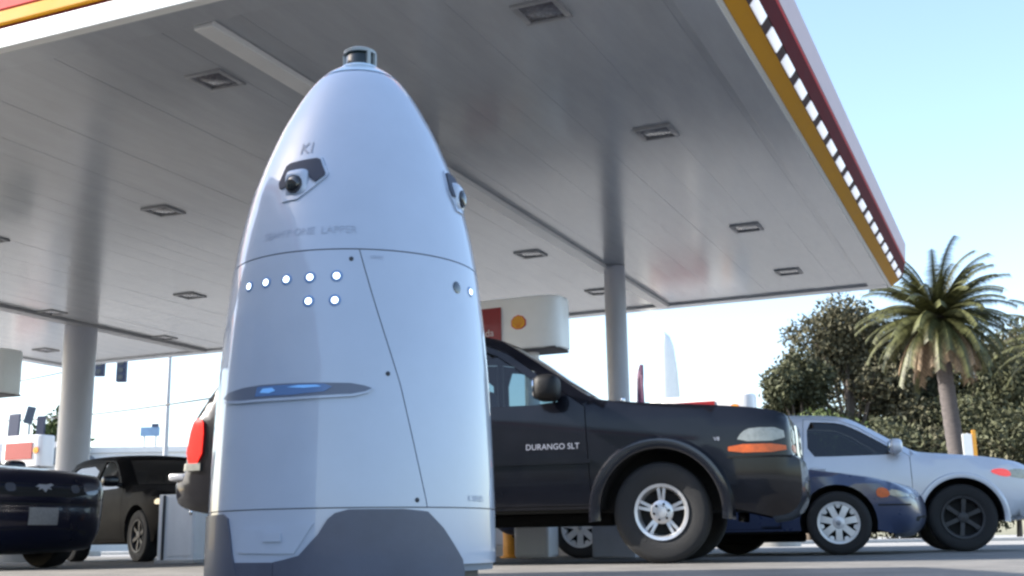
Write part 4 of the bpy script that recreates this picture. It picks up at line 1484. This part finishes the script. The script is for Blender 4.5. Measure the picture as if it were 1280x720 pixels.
tree(at(1195, 57), 57, 5.4, 3.0, 'brown shrub behind the silver car bonnet', 'leaf_b', 9000, .14, 19, .05, 'shrub', .14)
tree(at(1275, 57), 57, 6.4, 3.2, 'dense shrub at the right edge behind the silver bonnet', 'leaf', 9000, .14, 20, .05, 'shrub', .14)
tree(at(66, 60), 60, 7.6, 1.7, 'small pale green tree left of the thick column', 'leaf_c', 3000, .2, 21, .3)


def palm(x, y, h, label, seed, R=3.0, tr=.30, n_f=120):
    rnd = random.Random(seed)
    o = empty('palm_tree', (x, y, 0), 0, label, 'tree', 'palms by the street')
    pts, rr3 = [], []
    for i in range(40):
        t = i / 39
        pts.append((.5 * (1 - t) ** 2 * .6 - .2 * t, 0, h * t))
        rr3.append(tr * (1.18 - .25 * t + (.45 * max(0, t - .9) / .1 * .8)) * (1 + .035 * (-1) ** i))
    tube('trunk', pts, rr3, 'palm_bark', o, 18)
    top = Vector(pts[-1])
    live, dead = ([], []), ([], [])
    for k in range(n_f):
        t = k / (n_f - 1)
        el = rad(84 - 135 * t ** .85 + rnd.uniform(-8, 8))
        az = k * 2.39996 + rnd.uniform(-.15, .15)
        L = R * rnd.uniform(.85, 1.12) * (1.0 if t < .8 else .8)
        V, F = dead if t > .80 else live
        # rachis bending down with gravity
        p = top + Vector((math.cos(az) * .22, math.sin(az) * .22, .1 - .35 * t))
        seg = 14
        e = el
        side = Vector((-math.sin(az), math.cos(az), 0))
        prev = None
        for i in range(seg + 1):
            u = i / seg
            d = Vector((math.cos(az) * math.cos(e), math.sin(az) * math.cos(e), math.sin(e)))
            nrm = side.cross(d).normalized()
            w = .035 * (1 - u) + .006
            ll = .52 * math.sin(min(1, (u + .08) * 1.15) * PI * .86) ** .7 if u > .06 else 0
            s0 = len(V)
            if prev is not None:
                V += [prev[0] - side * prev[1], prev[0] + side * prev[1], p + side * w, p - side * w]
                F.append((s0, s0 + 1, s0 + 2, s0 + 3))
                for q in range(3):
                    pp = prev[0].lerp(p, q / 3)
                    for s in (-1, 1):
                        l = ll * rnd.uniform(.85, 1.15)
                        tip = pp + side * s * l * .75 + d * l * .55 + nrm * (.22 * l) - Vector((0, 0, .28 * l))
                        s1 = len(V)
                        V += [pp, pp + d * .085, tip]
                        F.append((s1, s1 + 1, s1 + 2))
            prev = (p.copy(), w)
            p = p + d * (L / seg)
            e -= (.055 + .06 * u) * (1.0 if e > -1.2 else .2)
    mesh('crown', live[0], live[1], 'frond', o, 0)
    mesh('dead_fronds', dead[0], dead[1], 'frond_dry', o, 0)
    # boot of cut stalks below the crown
    bm = bmesh.new()
    for k in range(60):
        a = k * 2.39996
        z = h - .1 - .9 * k / 60
        rr4 = tr * (1.25 - .25 * k / 60)
        bbox(bm, (top.x + math.cos(a) * rr4, top.y + math.sin(a) * rr4, z), (.2, .12, .07), 0,
             Matrix.Rotation(a, 3, 'Z') @ Matrix.Rotation(-.9, 3, 'Y'))
    bm_out(bm, 'cut_stalks', 'palm_bark', o, 0)
    return o


pp_ = P_(1178, 395, 45)
palm(pp_.x, 45, pp_.z, 'tall feathery palm rising behind the silver white car', 5)
pp_ = P_(1345, 430, 47)
palm(pp_.x, 47, pp_.z, 'browning palm whose fronds enter at the right edge', 9, 3.0, .4, 70)
p = P_(1211, 560, 40)
sg = empty('street_sign', (p.x, 40, 0), 0, 'small white and orange street sign right of the palm trunk', 'sign')
tube('post', [(0, 0, 0), (0, 0, 3.6)], .04, 'galv', sg)
box('sign_plate', (-.05, -.05, 3.1), (.34, .03, .95), 'f_white', sg, .02)
box('sign_band', (.19, -.05, 3.25), (.14, .032, .9), 'orange', sg, .01)
